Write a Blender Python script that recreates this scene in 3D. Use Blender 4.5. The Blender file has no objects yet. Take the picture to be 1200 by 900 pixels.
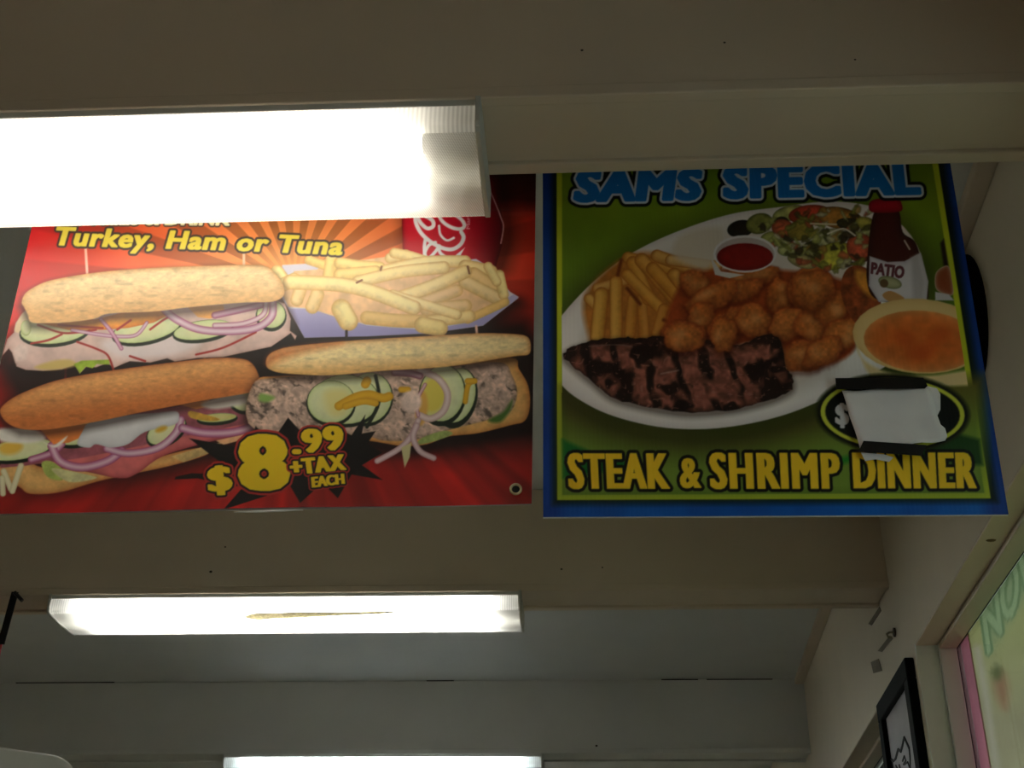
import bpy, bmesh, math, random
import numpy as np
from mathutils import Vector, Matrix

# ------------------------------------------------------------------ camera
S = bpy.context.scene
C = S.collection
random.seed(4)
F = 1489.0                                   # focal length in pixels of the 1200x900 frame
Yc = Vector((89, -822, -F)).normalized()     # world +Y (down the room) seen in camera axes
Zc = Vector((30, 2700, -F))
Zc = (Zc - Yc * Zc.dot(Yc)).normalized()     # world up
Xc = Yc.cross(Zc)                            # along the ceiling beams
M = Matrix((Xc, Yc, Zc))
CAM = Vector((0, 0, 1.55))
cd = bpy.data.cameras.new('camera'); cam = bpy.data.objects.new('camera', cd); C.objects.link(cam)
cd.sensor_fit = 'HORIZONTAL'; cd.sensor_width = 36; cd.lens = 36 * F / 1200; cd.clip_start = .02
cam.matrix_world = Matrix.Translation(CAM) @ M.to_4x4()
S.camera = cam

# ------------------------------------------------------------------ world, exposure
w = bpy.data.worlds.new('world'); S.world = w; w.use_nodes = True
bg = w.node_tree.nodes['Background']
bg.inputs[0].default_value = (.62, .75, .8, 1); bg.inputs[1].default_value = 1.5
S.view_settings.view_transform = 'Standard'; S.view_settings.look = 'None'
S.view_settings.gamma = 1; S.view_settings.use_curve_mapping = False
S.view_settings.exposure = 0.68
TUBE = 13.0
try:
    S.cycles.max_bounces = 10; S.cycles.diffuse_bounces = 6; S.cycles.transparent_max_bounces = 16
    S.cycles.use_denoising = True
except Exception:
    pass

def ray(px, py):
    return M @ Vector(((px - 600) / F, (450 - py) / F, -1))
def at_plane(px, py, p, n):
    r = ray(px, py); return CAM + r * ((Vector(p) - CAM).dot(Vector(n)) / r.dot(Vector(n)))
def at_y(px, py, y): return at_plane(px, py, (0, y, 0), (0, 1, 0))
def at_z(px, py, z): return at_plane(px, py, (0, 0, z), (0, 0, 1))

# ------------------------------------------------------------------ materials
MATS = {}
def srgb(c):
    return tuple((v / 255 / 12.92 if v / 255 <= .04045 else ((v / 255 + .055) / 1.055) ** 2.4) for v in c)
def mat(name, col, rough=.6, noise=0, scale=12, bump=0, bscale=60, metal=0, spec=.5, stain=None):
    """painted / plastic / metal surface: Principled with procedural mottling and fine relief"""
    if name in MATS: return MATS[name]
    m = bpy.data.materials.new(name); m.use_nodes = True; nt = m.node_tree; N = nt.nodes; L = nt.links
    b = N['Principled BSDF']; c = (*srgb(col), 1)
    b.inputs['Roughness'].default_value = rough; b.inputs['Metallic'].default_value = metal
    b.inputs['Specular IOR Level'].default_value = spec
    tc = N.new('ShaderNodeTexCoord')
    n = N.new('ShaderNodeTexNoise'); n.inputs['Scale'].default_value = scale; n.inputs['Detail'].default_value = 5
    L.new(tc.outputs['Object'], n.inputs['Vector'])
    r = N.new('ShaderNodeValToRGB'); L.new(n.outputs['Fac'], r.inputs['Fac'])
    r.color_ramp.elements[0].position = .3; r.color_ramp.elements[1].position = .75
    r.color_ramp.elements[0].color = tuple(v * (1 - noise) for v in c[:3]) + (1,)
    r.color_ramp.elements[1].color = tuple(min(1, v * (1 + noise * .4)) for v in c[:3]) + (1,)
    out = r.outputs['Color']
    if stain:
        n2 = N.new('ShaderNodeTexNoise'); n2.inputs['Scale'].default_value = stain[1]; n2.inputs['Detail'].default_value = 2
        L.new(tc.outputs['Object'], n2.inputs['Vector'])
        r2 = N.new('ShaderNodeValToRGB'); L.new(n2.outputs['Fac'], r2.inputs['Fac'])
        r2.color_ramp.elements[0].position = stain[2]; r2.color_ramp.elements[1].position = stain[2] + .03
        mx = N.new('ShaderNodeMixRGB'); L.new(r2.outputs['Color'], mx.inputs[0])
        L.new(out, mx.inputs[1]); mx.inputs[2].default_value = (*srgb(stain[0]), 1); out = mx.outputs[0]
    L.new(out, b.inputs['Base Color'])
    if bump:
        n3 = N.new('ShaderNodeTexNoise'); n3.inputs['Scale'].default_value = bscale; n3.inputs['Detail'].default_value = 3
        L.new(tc.outputs['Object'], n3.inputs['Vector'])
        bp = N.new('ShaderNodeBump'); bp.inputs['Strength'].default_value = bump; bp.inputs['Distance'].default_value = .004
        L.new(n3.outputs['Fac'], bp.inputs['Height']); L.new(bp.outputs['Normal'], b.inputs['Normal'])
    MATS[name] = m; return m

def mat_emit(name, col, s):
    if name in MATS: return MATS[name]
    m = bpy.data.materials.new(name); m.use_nodes = True; nt = m.node_tree
    b = nt.nodes['Principled BSDF']; b.inputs['Base Color'].default_value = (.8, .8, .8, 1)
    b.inputs['Emission Color'].default_value = (*col, 1); b.inputs['Emission Strength'].default_value = s
    MATS[name] = m; return m

def mat_lens(name, ribs):
    """clear prismatic acrylic: part of the light goes straight through, part is scattered by the prisms"""
    m = bpy.data.materials.new(name); m.use_nodes = True; nt = m.node_tree; N = nt.nodes; L = nt.links
    N.remove(N['Principled BSDF']); out = N['Material Output']
    tc = N.new('ShaderNodeTexCoord'); sp = N.new('ShaderNodeSeparateXYZ'); L.new(tc.outputs['Object'], sp.inputs[0])
    def mth(op, a, b=None):
        n = N.new('ShaderNodeMath'); n.operation = op
        for i, v in enumerate((a, b)):
            if v is None: continue
            if isinstance(v, (int, float)): n.inputs[i].default_value = v
            else: L.new(v, n.inputs[i])
        return n.outputs[0]
    k = 2 * math.pi / .0046
    if ribs:
        pat = mth('SINE', mth('MULTIPLY', sp.outputs['X'], k * .8))
    else:
        a = mth('SINE', mth('MULTIPLY', mth('ADD', sp.outputs['X'], sp.outputs['Y']), k * .75))
        b = mth('SINE', mth('MULTIPLY', mth('SUBTRACT', sp.outputs['X'], mth('MULTIPLY', sp.outputs['Y'], 1.6)), k * .75))
        pat = mth('MULTIPLY', a, b)
    fac = mth('ADD', mth('MULTIPLY', pat, .5), .5)
    cr = N.new('ShaderNodeMixRGB'); L.new(fac, cr.inputs[0])
    cr.inputs[1].default_value = (.5, .5, .48, 1) if not ribs else (.7, .7, .68, 1); cr.inputs[2].default_value = (.98, .98, .95, 1)
    tl = N.new('ShaderNodeBsdfTranslucent'); L.new(cr.outputs[0], tl.inputs[0])
    df = N.new('ShaderNodeBsdfDiffuse'); L.new(cr.outputs[0], df.inputs[0])
    m1 = N.new('ShaderNodeMixShader'); m1.inputs[0].default_value = .3; L.new(tl.outputs[0], m1.inputs[1]); L.new(df.outputs[0], m1.inputs[2])
    tr = N.new('ShaderNodeBsdfTransparent'); tr.inputs[0].default_value = (.97, .97, .96, 1)
    m2 = N.new('ShaderNodeMixShader'); m2.inputs[0].default_value = .72; L.new(tr.outputs[0], m2.inputs[1]); L.new(m1.outputs[0], m2.inputs[2])
    gl = N.new('ShaderNodeBsdfGlossy'); gl.inputs['Roughness'].default_value = .25
    m3 = N.new('ShaderNodeMixShader'); m3.inputs[0].default_value = .05; L.new(m2.outputs[0], m3.inputs[1]); L.new(gl.outputs[0], m3.inputs[2])
    L.new(m3.outputs[0], out.inputs['Surface'])
    return m

def mat_print(name, rough=.35, spec=.4, flutes=0, trans=0):
    m = bpy.data.materials.new(name); m.use_nodes = True; nt = m.node_tree; N = nt.nodes; L = nt.links
    b = N['Principled BSDF']; a = N.new('ShaderNodeVertexColor'); a.layer_name = 'print'
    L.new(a.outputs['Color'], b.inputs['Base Color'])
    b.inputs['Roughness'].default_value = rough; b.inputs['Specular IOR Level'].default_value = spec
    if flutes:
        tc = N.new('ShaderNodeTexCoord'); wv = N.new('ShaderNodeTexWave'); wv.inputs['Scale'].default_value = flutes
        L.new(tc.outputs['Object'], wv.inputs['Vector'])
        bp = N.new('ShaderNodeBump'); bp.inputs['Strength'].default_value = .12; bp.inputs['Distance'].default_value = .001
        L.new(wv.outputs['Fac'], bp.inputs['Height']); L.new(bp.outputs['Normal'], b.inputs['Normal'])
    if trans: see_through(m, a.outputs['Color'], trans)
    MATS[name] = m; return m
def see_through(m, col, t):
    """thin sheet that lets light from behind glow through"""
    N = m.node_tree.nodes; L = m.node_tree.links; b = N['Principled BSDF']
    tl = N.new('ShaderNodeBsdfTranslucent'); L.new(col, tl.inputs[0])
    mx = N.new('ShaderNodeMixShader'); mx.inputs[0].default_value = t; L.new(b.outputs[0], mx.inputs[1]); L.new(tl.outputs[0], mx.inputs[2])
    L.new(mx.outputs[0], N['Material Output'].inputs['Surface'])

# ------------------------------------------------------------------ mesh helpers
def box(bm, x0, x1, y0, y1, z0, z1, T=None):
    vs = [bm.verts.new(T @ Vector(p) if T else p) for p in
          ((x0, y0, z0), (x1, y0, z0), (x1, y1, z0), (x0, y1, z0), (x0, y0, z1), (x1, y0, z1), (x1, y1, z1), (x0, y1, z1))]
    for f in ((3, 2, 1, 0), (4, 5, 6, 7), (0, 1, 5, 4), (1, 2, 6, 5), (2, 3, 7, 6), (3, 0, 4, 7)):
        bm.faces.new([vs[i] for i in f])
    return vs
def prism(bm, pts, d):
    """closed outline of 3D points swept along vector d"""
    a = [bm.verts.new(p) for p in pts]; b = [bm.verts.new(Vector(p) + Vector(d)) for p in pts]
    bm.faces.new(a[::-1]); bm.faces.new(b)
    n = len(a)
    for i in range(n): bm.faces.new((a[i], a[(i + 1) % n], b[(i + 1) % n], b[i]))
def tube(bm, path, r, n=10, caps=True):
    rings = []
    for i, p in enumerate(path):
        p = Vector(p); t = (Vector(path[min(i + 1, len(path) - 1)]) - Vector(path[max(i - 1, 0)])).normalized()
        u = t.orthogonal().normalized() if i == 0 else (u - t * u.dot(t)).normalized()
        v = t.cross(u)
        rr = r[i] if isinstance(r, (list, tuple)) else r
        rings.append([bm.verts.new(p + (u * math.cos(a) + v * math.sin(a)) * rr) for a in [2 * math.pi * k / n for k in range(n)]])
    for a, b in zip(rings, rings[1:]):
        for k in range(n): bm.faces.new((a[k], a[(k + 1) % n], b[(k + 1) % n], b[k]))
    if caps: bm.faces.new(rings[0][::-1]); bm.faces.new(rings[-1])
def obj(name, bm, m, parent=None, bevel=0, smooth=False, keep_world=True):
    bmesh.ops.recalc_face_normals(bm, faces=bm.faces[:])
    me = bpy.data.meshes.new(name); bm.to_mesh(me); bm.free()
    if smooth:
        for p in me.polygons: p.use_smooth = True
    o = bpy.data.objects.new(name, me); C.objects.link(o)
    if m: me.materials.append(m)
    if parent:
        o.parent = parent
        if keep_world: o.matrix_parent_inverse = Matrix.Translation(parent.location).inverted() if parent.rotation_euler.z == 0 else parent.matrix_basis.inverted()
    if bevel:
        md = o.modifiers.new('bevel', 'BEVEL'); md.width = bevel; md.segments = 2; md.limit_method = 'ANGLE'
    return o
def thing(name, label, cat, loc, group=None):
    o = bpy.data.objects.new(name, None); C.objects.link(o); o.location = loc; o.empty_display_size = .05
    o['label'] = label; o['category'] = cat
    if group: o['group'] = group
    return o
def tag(o, label, cat, group=None):
    o['label'] = label; o['category'] = cat
    if group: o['group'] = group
    return o
def struct(name, bm, m, label, cat, bevel=0):
    o = obj(name, bm, m, None, bevel); o['kind'] = 'structure'; o['label'] = label; o['category'] = cat; return o

# ------------------------------------------------------------------ the room
ZB = CAM.z + 1.115           # underside of the beams
ZC = CAM.z + 1.393           # ceiling
B1 = at_z(700, 107, ZB).y    # front edges of the three beams
B2 = at_z(800, 688, ZB).y
B3 = at_z(700, 881, ZB).y
BW = .155
XL, YB, YF = -3.4, -2.6, 7.4
cream = mat('cream_paint', (207, 191, 168), .45, .08, 3, .12, 40)
creamw = mat('wall_paint', (222, 211, 190), .5, .08, 3, .15, 40)
white = mat('white_gloss_paint', (232, 236, 232), .25, .05, 9, .08, 30, spec=.8)
ceilm = mat('ceiling_paint', (206, 207, 204), .6, .06, 4, .2, 80)
dark = mat('dark_gap', (16, 14, 12), .9)

# right wall frame: s runs along the wall down the room, n points into the room
SK = .045
W0 = at_y(1035, 640, B2); W0 = Vector((W0.x, W0.y, 0))
u = Vector((SK, 1, 0)).normalized(); nrm = Vector((-u.y, u.x, 0))
WT = Matrix(((nrm.x, u.x, 0, W0.x - u.x * W0.y), (nrm.y, u.y, 0, W0.y - u.y * W0.y), (0, 0, 1, 0), (0, 0, 0, 1)))  # local (n, s, z)
def wxy(s): return W0.x + SK * (s - W0.y)
def on_wall(px, py, off=0):
    p = at_plane(px, py, W0 + nrm * off, nrm)
    l = WT.inverted() @ p
    return l            # (n, s, z)

bm = bmesh.new(); box(bm, XL - .2, 1.6, YB - .2, YF + .2, -.1, 0)
struct('floor', bm, mat('floor_tile', (150, 144, 134), .5, .12, 6), 'grey brown shop floor below the view', 'floor')
bm = bmesh.new(); box(bm, XL - .2, 1.6, YB - .2, YF + .2, ZC, ZC + .1)
struct('ceiling', bm, ceilm, 'dull white flat ceiling between the box beams', 'ceiling')
bm = bmesh.new(); box(bm, XL - .1, XL, YB, YF, 0, ZC)
struct('wall_left', bm, creamw, 'cream painted left wall out of view', 'wall')
bm = bmesh.new(); box(bm, XL, 1.4, YB - .1, YB, 0, ZC)
struct('wall_back', bm, creamw, 'cream painted wall behind the viewer', 'wall')
bm = bmesh.new(); box(bm, XL, 1.4, YF, YF + .1, 0, ZC)
struct('wall_front', bm, creamw, 'cream painted wall at the far end', 'wall')

ZH = CAM.z + .897            # window heads
WD = .15                     # wall thickness
s1 = on_wall(1071, 738).y    # far jamb of the near window
s2a, s2b = s1 + .50, s1 + 2.2   # the far window
s1a = .75
zs = .95
bm = bmesh.new()
box(bm, -WD, 0, YB, YF, ZH, ZC, WT); box(bm, -WD, 0, YB, YF, 0, zs, WT)
box(bm, -WD, 0, YB, s1a, zs, ZH, WT); box(bm, -WD, 0, s1, s2a, zs, ZH, WT); box(bm, -WD, 0, s2b, YF, zs, ZH, WT)
struct('wall_right', bm, creamw, 'cream painted window wall on the right', 'wall')

paint2 = mat('grey_white_paint', (202, 203, 197), .5, .08, 3, .12, 40)
def beam(y, name, cream=cream):
    xr = wxy(y + BW / 2) - .001
    bm = bmesh.new(); box(bm, XL, xr, y, y + BW, ZB, ZC)
    o = struct('ceiling_beam', bm, cream, name, 'beam', .004)
    for a, b in ((0, .016), (BW - .02, BW)):
        t = bmesh.new(); box(t, XL, xr, y + a - (.002 if a == 0 else 0), y + b + (.002 if a else 0), ZB - .007, ZB + .012)
        obj('edge_strip', t, cream, o, .002)
    return o
beam1 = beam(B1, 'nearest cream box beam across the top of the picture')
beam2 = beam(B2, 'cream box beam below the two food signs')
beam3 = beam(B3, 'farthest greyish box beam at the bottom of the picture', paint2)
# dark caulk gaps between ceiling and the far beam
for x0, x1 in ((20, 135), (500, 532), (775, 818), (828, 905)):
    a = at_y(x0, 795, B3); b = at_y(x1, 795, B3)
    bm = bmesh.new(); box(bm, a.x, b.x, B3 - .004, B3, ZC - .003, ZC)
    obj('joint_gap', bm, dark, beam3)
# specks on the beams
for px, py, r, bmn, yy in ((682, 59, .0016, beam1, B1), (849, 50, .0014, beam1, B1), (1002, 70, .0012, beam1, B1), (658, 667, .0025, beam2, B2), (706, 665, .002, beam2, B2),
                      (247, 670, .0035, beam2, B2), (264, 641, .0022, beam2, B2), (699, 874, .004, beam3, B3)):
    p = at_y(px, py, yy); bm = bmesh.new()
    prism(bm, [p + Vector((r * math.cos(a) * 1.3, -.0006, r * math.sin(a))) for a in [k * 1.0472 for k in range(6)]], (0, .001, 0))
    obj('speck', bm, mat('speck_brown', (58, 50, 40), .9), bmn)
# corner mouldings between ceiling and right wall
for k, (ya, yb) in enumerate(((B1 + BW, B2), (B2 + BW, B3))):
    bm = bmesh.new(); box(bm, 0, .035, ya, yb, ZC - .022, ZC, WT)
    o = struct('trim_%d' % (k + 1), bm, cream, 'narrow corner strip between ceiling and right wall, ' + ('nearer bay' if k == 0 else 'farther bay'), 'trim', .003)

def window(idx, sa, sb, label):
    e = bpy.data.objects.new('window_%d' % idx, None); C.objects.link(e); e['kind'] = 'structure'; e['label'] = label; e['category'] = 'window'
    g = .012
    # jambs, head and sill: an outer lining and an inner stop, stepped
    for nm, s_in, sg in (('far_jamb', sb, -1), ('near_jamb', sa, 1)):
        b = bmesh.new(); lo, hi = sorted((s_in, s_in + sg * .006)); box(b, -.15, .004, lo, hi, zs, ZH, WT); o = obj(nm, b, white, e, .002)
        b = bmesh.new(); lo, hi = sorted((s_in + sg * .006, s_in + sg * .02)); box(b, -.085, -.045, lo, hi, zs, ZH, WT); obj('stop', b, white, o, .003)
    b = bmesh.new(); box(b, -.15, .004, sa + .006, sb - .006, ZH - .006, ZH, WT); o = obj('head', b, cream, e, .002)
    b = bmesh.new(); box(b, -.085, -.045, sa + .02, sb - .02, ZH - .018, ZH - .006, WT); obj('stop', b, cream, o, .003)
    b = bmesh.new(); box(b, -.15, .03, sa + .006, sb - .006, zs, zs + .02, WT); obj('sill', b, white, e, .003)
    b = bmesh.new(); box(b, -.0880, -.0855, sa + .008, sb - .008, ZH - .016, ZH - .007, WT); obj('gasket', b, dark, e)
    b = bmesh.new(); box(b, -.0880, -.0855, sb - .012, sb - .006, zs + .02, ZH - .016, WT); obj('gasket', b, dark, e)
    gm = MATS.get('window_glass')
    if not gm:
        gm = bpy.data.materials.new('window_glass'); gm.use_nodes = True; nt = gm.node_tree; N = nt.nodes; L = nt.links; N.remove(N['Principled BSDF'])
        tr = N.new('ShaderNodeBsdfTransparent'); tr.inputs[0].default_value = (.86, .9, .88, 1)
        gl = N.new('ShaderNodeBsdfGlossy'); gl.inputs['Roughness'].default_value = .05
        lw = N.new('ShaderNodeLayerWeight'); lw.inputs[0].default_value = .3; fr = N.new('ShaderNodeMath'); fr.operation = 'MULTIPLY'; L.new(lw.outputs['Facing'], fr.inputs[0]); fr.inputs[1].default_value = .22
        mx = N.new('ShaderNodeMixShader'); L.new(fr.outputs[0], mx.inputs[0]); L.new(tr.outputs[0], mx.inputs[1]); L.new(gl.outputs[0], mx.inputs[2])
        L.new(mx.outputs[0], N['Material Output'].inputs['Surface']); MATS['window_glass'] = gm
    b = bmesh.new(); box(b, -.0935, -.0885, sa + .006, sb - .006, zs + .02, ZH - .006, WT); obj('pane', b, gm, e)
    return e
window(1, s1a, s1, 'near shop window with white jambs and signs behind its glass')
window(2, s2a, s2b, 'far dark shop window beyond the framed picture')

# ------------------------------------------------------------------ fluorescent lamps
steel = mat('white_enamel', (205, 205, 198), .35, .05, 10)
capm = mat('end_cap_plastic', (190, 190, 182), .4, .08, 20)
lens_b, lens_s = mat_lens('prismatic_acrylic', False), mat_lens('ribbed_acrylic', True)
socket = mat('socket_plastic', (220, 218, 210), .4)
LW, LD = .197, .056
def lamp(y, xr, ln, label, tint=(.86, 1, 1.06), age=1.35):
    glow = mat_emit('fluorescent_tube_%d' % int(age * 100), tint, TUBE * age)
    t = thing('fluorescent_lamp', label, 'lamp', (xr - ln / 2, y, ZB - .004), 'ceiling strip lights under the beams')
    x0, x1, zt = xr - ln, xr, ZB - .004
    bm = bmesh.new(); box(bm, x0 + .004, x1 - .004, y + .003, y + LW - .003, zt - .013, zt)
    box(bm, x0 + .004, x1 - .004, y + .075, y + LW - .075, zt - .018, zt - .013)
    obj('housing', bm, steel, t, .002)
    # wrap-around lens, sides ribbed and bottom prismatic
    prof = [(.003, -.013), (.001, -.020), (0, -.040), (.003, -.047), (.010, -.051)]
    nb = 10
    bot = [(.010 + (LW - .02) * k / nb, -.051 - .003 * math.sin(math.pi * k / nb)) for k in range(nb + 1)]
    back = [(LW - .010, -.051), (LW - .003, -.047), (LW, -.040), (LW - .001, -.020), (LW - .003, -.013)]
    for nm, pr, m_ in (('lens_side', prof, lens_s), ('lens', bot, lens_b), ('lens_side', back, lens_s)):
        bm = bmesh.new(); rows = []
        for (a, b) in pr:
            rows.append([bm.verts.new((x, y + a, zt + b)) for x in np.linspace(x0 + .006, x1 - .006, 25)])
        for r0, r1 in zip(rows, rows[1:]):
            for k in range(24): bm.faces.new((r0[k], r0[k + 1], r1[k + 1], r1[k]))
        obj(nm, bm, m_, t, smooth=True)
    # end caps
    op = [(0, 0)] + prof[1:] + bot[1:-1] + back[:-1] + [(LW, 0)]
    for xa in (x0, x1 - .007):
        bm = bmesh.new(); prism(bm, [(xa, y + a * 1.0 - (.0015 if a < .1 else -.0015), zt + b * 1.03) for a, b in op], (.007, 0, 0))
        obj('end_cap', bm, capm, t, .001)
        sx = xa + (.007 if xa == x0 else -.028)
        for ty in (.058, LW - .058):
            bm = bmesh.new(); box(bm, sx, sx + .028, y + ty - .014, y + ty + .014, zt - .046, zt - .013); obj('socket', bm, socket, t, .002)
    for ty in (.058, LW - .058):
        bm = bmesh.new(); tube(bm, [(x0 + .080, y + ty, zt - .030), (x1 - .080, y + ty, zt - .030)], .013, 12)
        tb = obj('tube', bm, glow, t, smooth=False)
        for xa, xb in ((x0 + .034, x0 + .080), (x1 - .080, x1 - .034)):
            bm = bmesh.new(); tube(bm, [(xa, y + ty, zt - .030), (xb, y + ty, zt - .030)], .0128, 12); obj('tube_base', bm, steel, tb)
    return t
x1r = at_z(564, 113, ZB).x
x2l, x2r = at_z(56, 692, ZB).x, at_z(611, 692, ZB).x
x3l, x3r = at_z(263, 883, ZB).x, at_z(636, 883, ZB).x
LEN = x2r - x2l
lamp(B1 - .002, x1r, LEN, 'large glowing strip light nearest the camera, above the sandwich banner', (1, .92, .81), .48)
l2 = lamp(B2 - .002, x2r, LEN, 'middle glowing strip light below the signs with a dust streak in its lens', (1, .985, .95), 1.36)
lamp(B3 - .002, x3r, x3r - x3l, 'farthest glowing strip light cut by the bottom edge of the picture')
# row carried on unseen; its two strip lights are added to brighten the room
B0, B4 = B1 - (B2 - B1), B3 + (B2 - B1)
beam(B0, 'cream box beam above the viewer, out of the picture'); beam(B4, 'cream box beam beyond the farthest strip light, out of the picture')
lamp(B0 - .002, x1r, LEN, 'added strip light above the viewer, unseen, brightening the near beam and steak sign', (1, .89, .77), .90); lamp(B4 - .002, x3r, LEN, 'added strip light beyond the far beam, unseen, for more light in the room')
# dust lying inside the middle lens
pts = [(285, 723), (292, 720), (300, 718.5), (330, 718), (345, 717), (400, 717.5), (440, 716.5), (478, 716.5), (440, 719.5), (400, 721), (345, 724), (320, 725), (302, 726.5), (292, 725)]
zz = ZB - .0575
bm = bmesh.new(); prism(bm, [at_z(a, b, zz) for a, b in pts], (0, 0, -.0006))
dm = mat('lens_dust', (226, 220, 196), .9, .4, 120); see_through(dm, dm.node_tree.nodes['Principled BSDF'].inputs['Base Color'].links[0].from_socket, .4)
obj('dust_streak', bm, dm, l2)

# ------------------------------------------------------------------ printed artwork: a tiny painter working in print coordinates
rng = np.random.RandomState(7)
NT = rng.rand(256, 256)
def vnoise(x, y, s, o=0):
    x = np.asarray(x) / s + 31.7 * o; y = np.asarray(y) / s + 17.3 * o
    xi = np.floor(x).astype(int); yi = np.floor(y).astype(int); fx = x - xi; fy = y - yi
    fx = fx * fx * (3 - 2 * fx); fy = fy * fy * (3 - 2 * fy)
    g = lambda a, b: NT[a % 256, b % 256]
    return (g(xi, yi) * (1 - fx) + g(xi + 1, yi) * fx) * (1 - fy) + (g(xi, yi + 1) * (1 - fx) + g(xi + 1, yi + 1) * fx) * fy
def fbm(x, y, s, o=0): return vnoise(x, y, s, o) * .5 + vnoise(x, y, s / 2.1, o + 1) * .3 + vnoise(x, y, s / 4.3, o + 2) * .2
def smooth(pts, n=5, closed=True):
    p = np.array(pts, float); N_ = len(p); out = []
    rngi = range(N_) if closed else range(N_ - 1)
    for i in rngi:
        if closed: a, b, c, d = p[i - 1], p[i], p[(i + 1) % N_], p[(i + 2) % N_]
        else: a, b, c, d = p[max(i - 1, 0)], p[i], p[i + 1], p[min(i + 2, N_ - 1)]
        for t in np.arange(n) / n:
            out.append(.5 * (2 * b + (c - a) * t + (2 * a - 5 * b + 4 * c - d) * t * t + (3 * b - a - 3 * c + d) * t ** 3))
    if not closed: out.append(p[-1])
    return np.array(out)
def ell(cx, cy, rx, ry, rot=0, a0=0, a1=360, n=28):
    a = np.radians(np.linspace(a0, a1, n, endpoint=(a1 - a0) < 360)); r = math.radians(rot)
    x = rx * np.cos(a); y = ry * np.sin(a)
    return np.stack([cx + x * math.cos(r) - y * math.sin(r), cy + x * math.sin(r) + y * math.cos(r)], 1)
def mixc(a, b, t):
    t = np.clip(t, 0, 1)[:, None]; return np.array(a, float) * (1 - t) + np.array(b, float) * t

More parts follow.
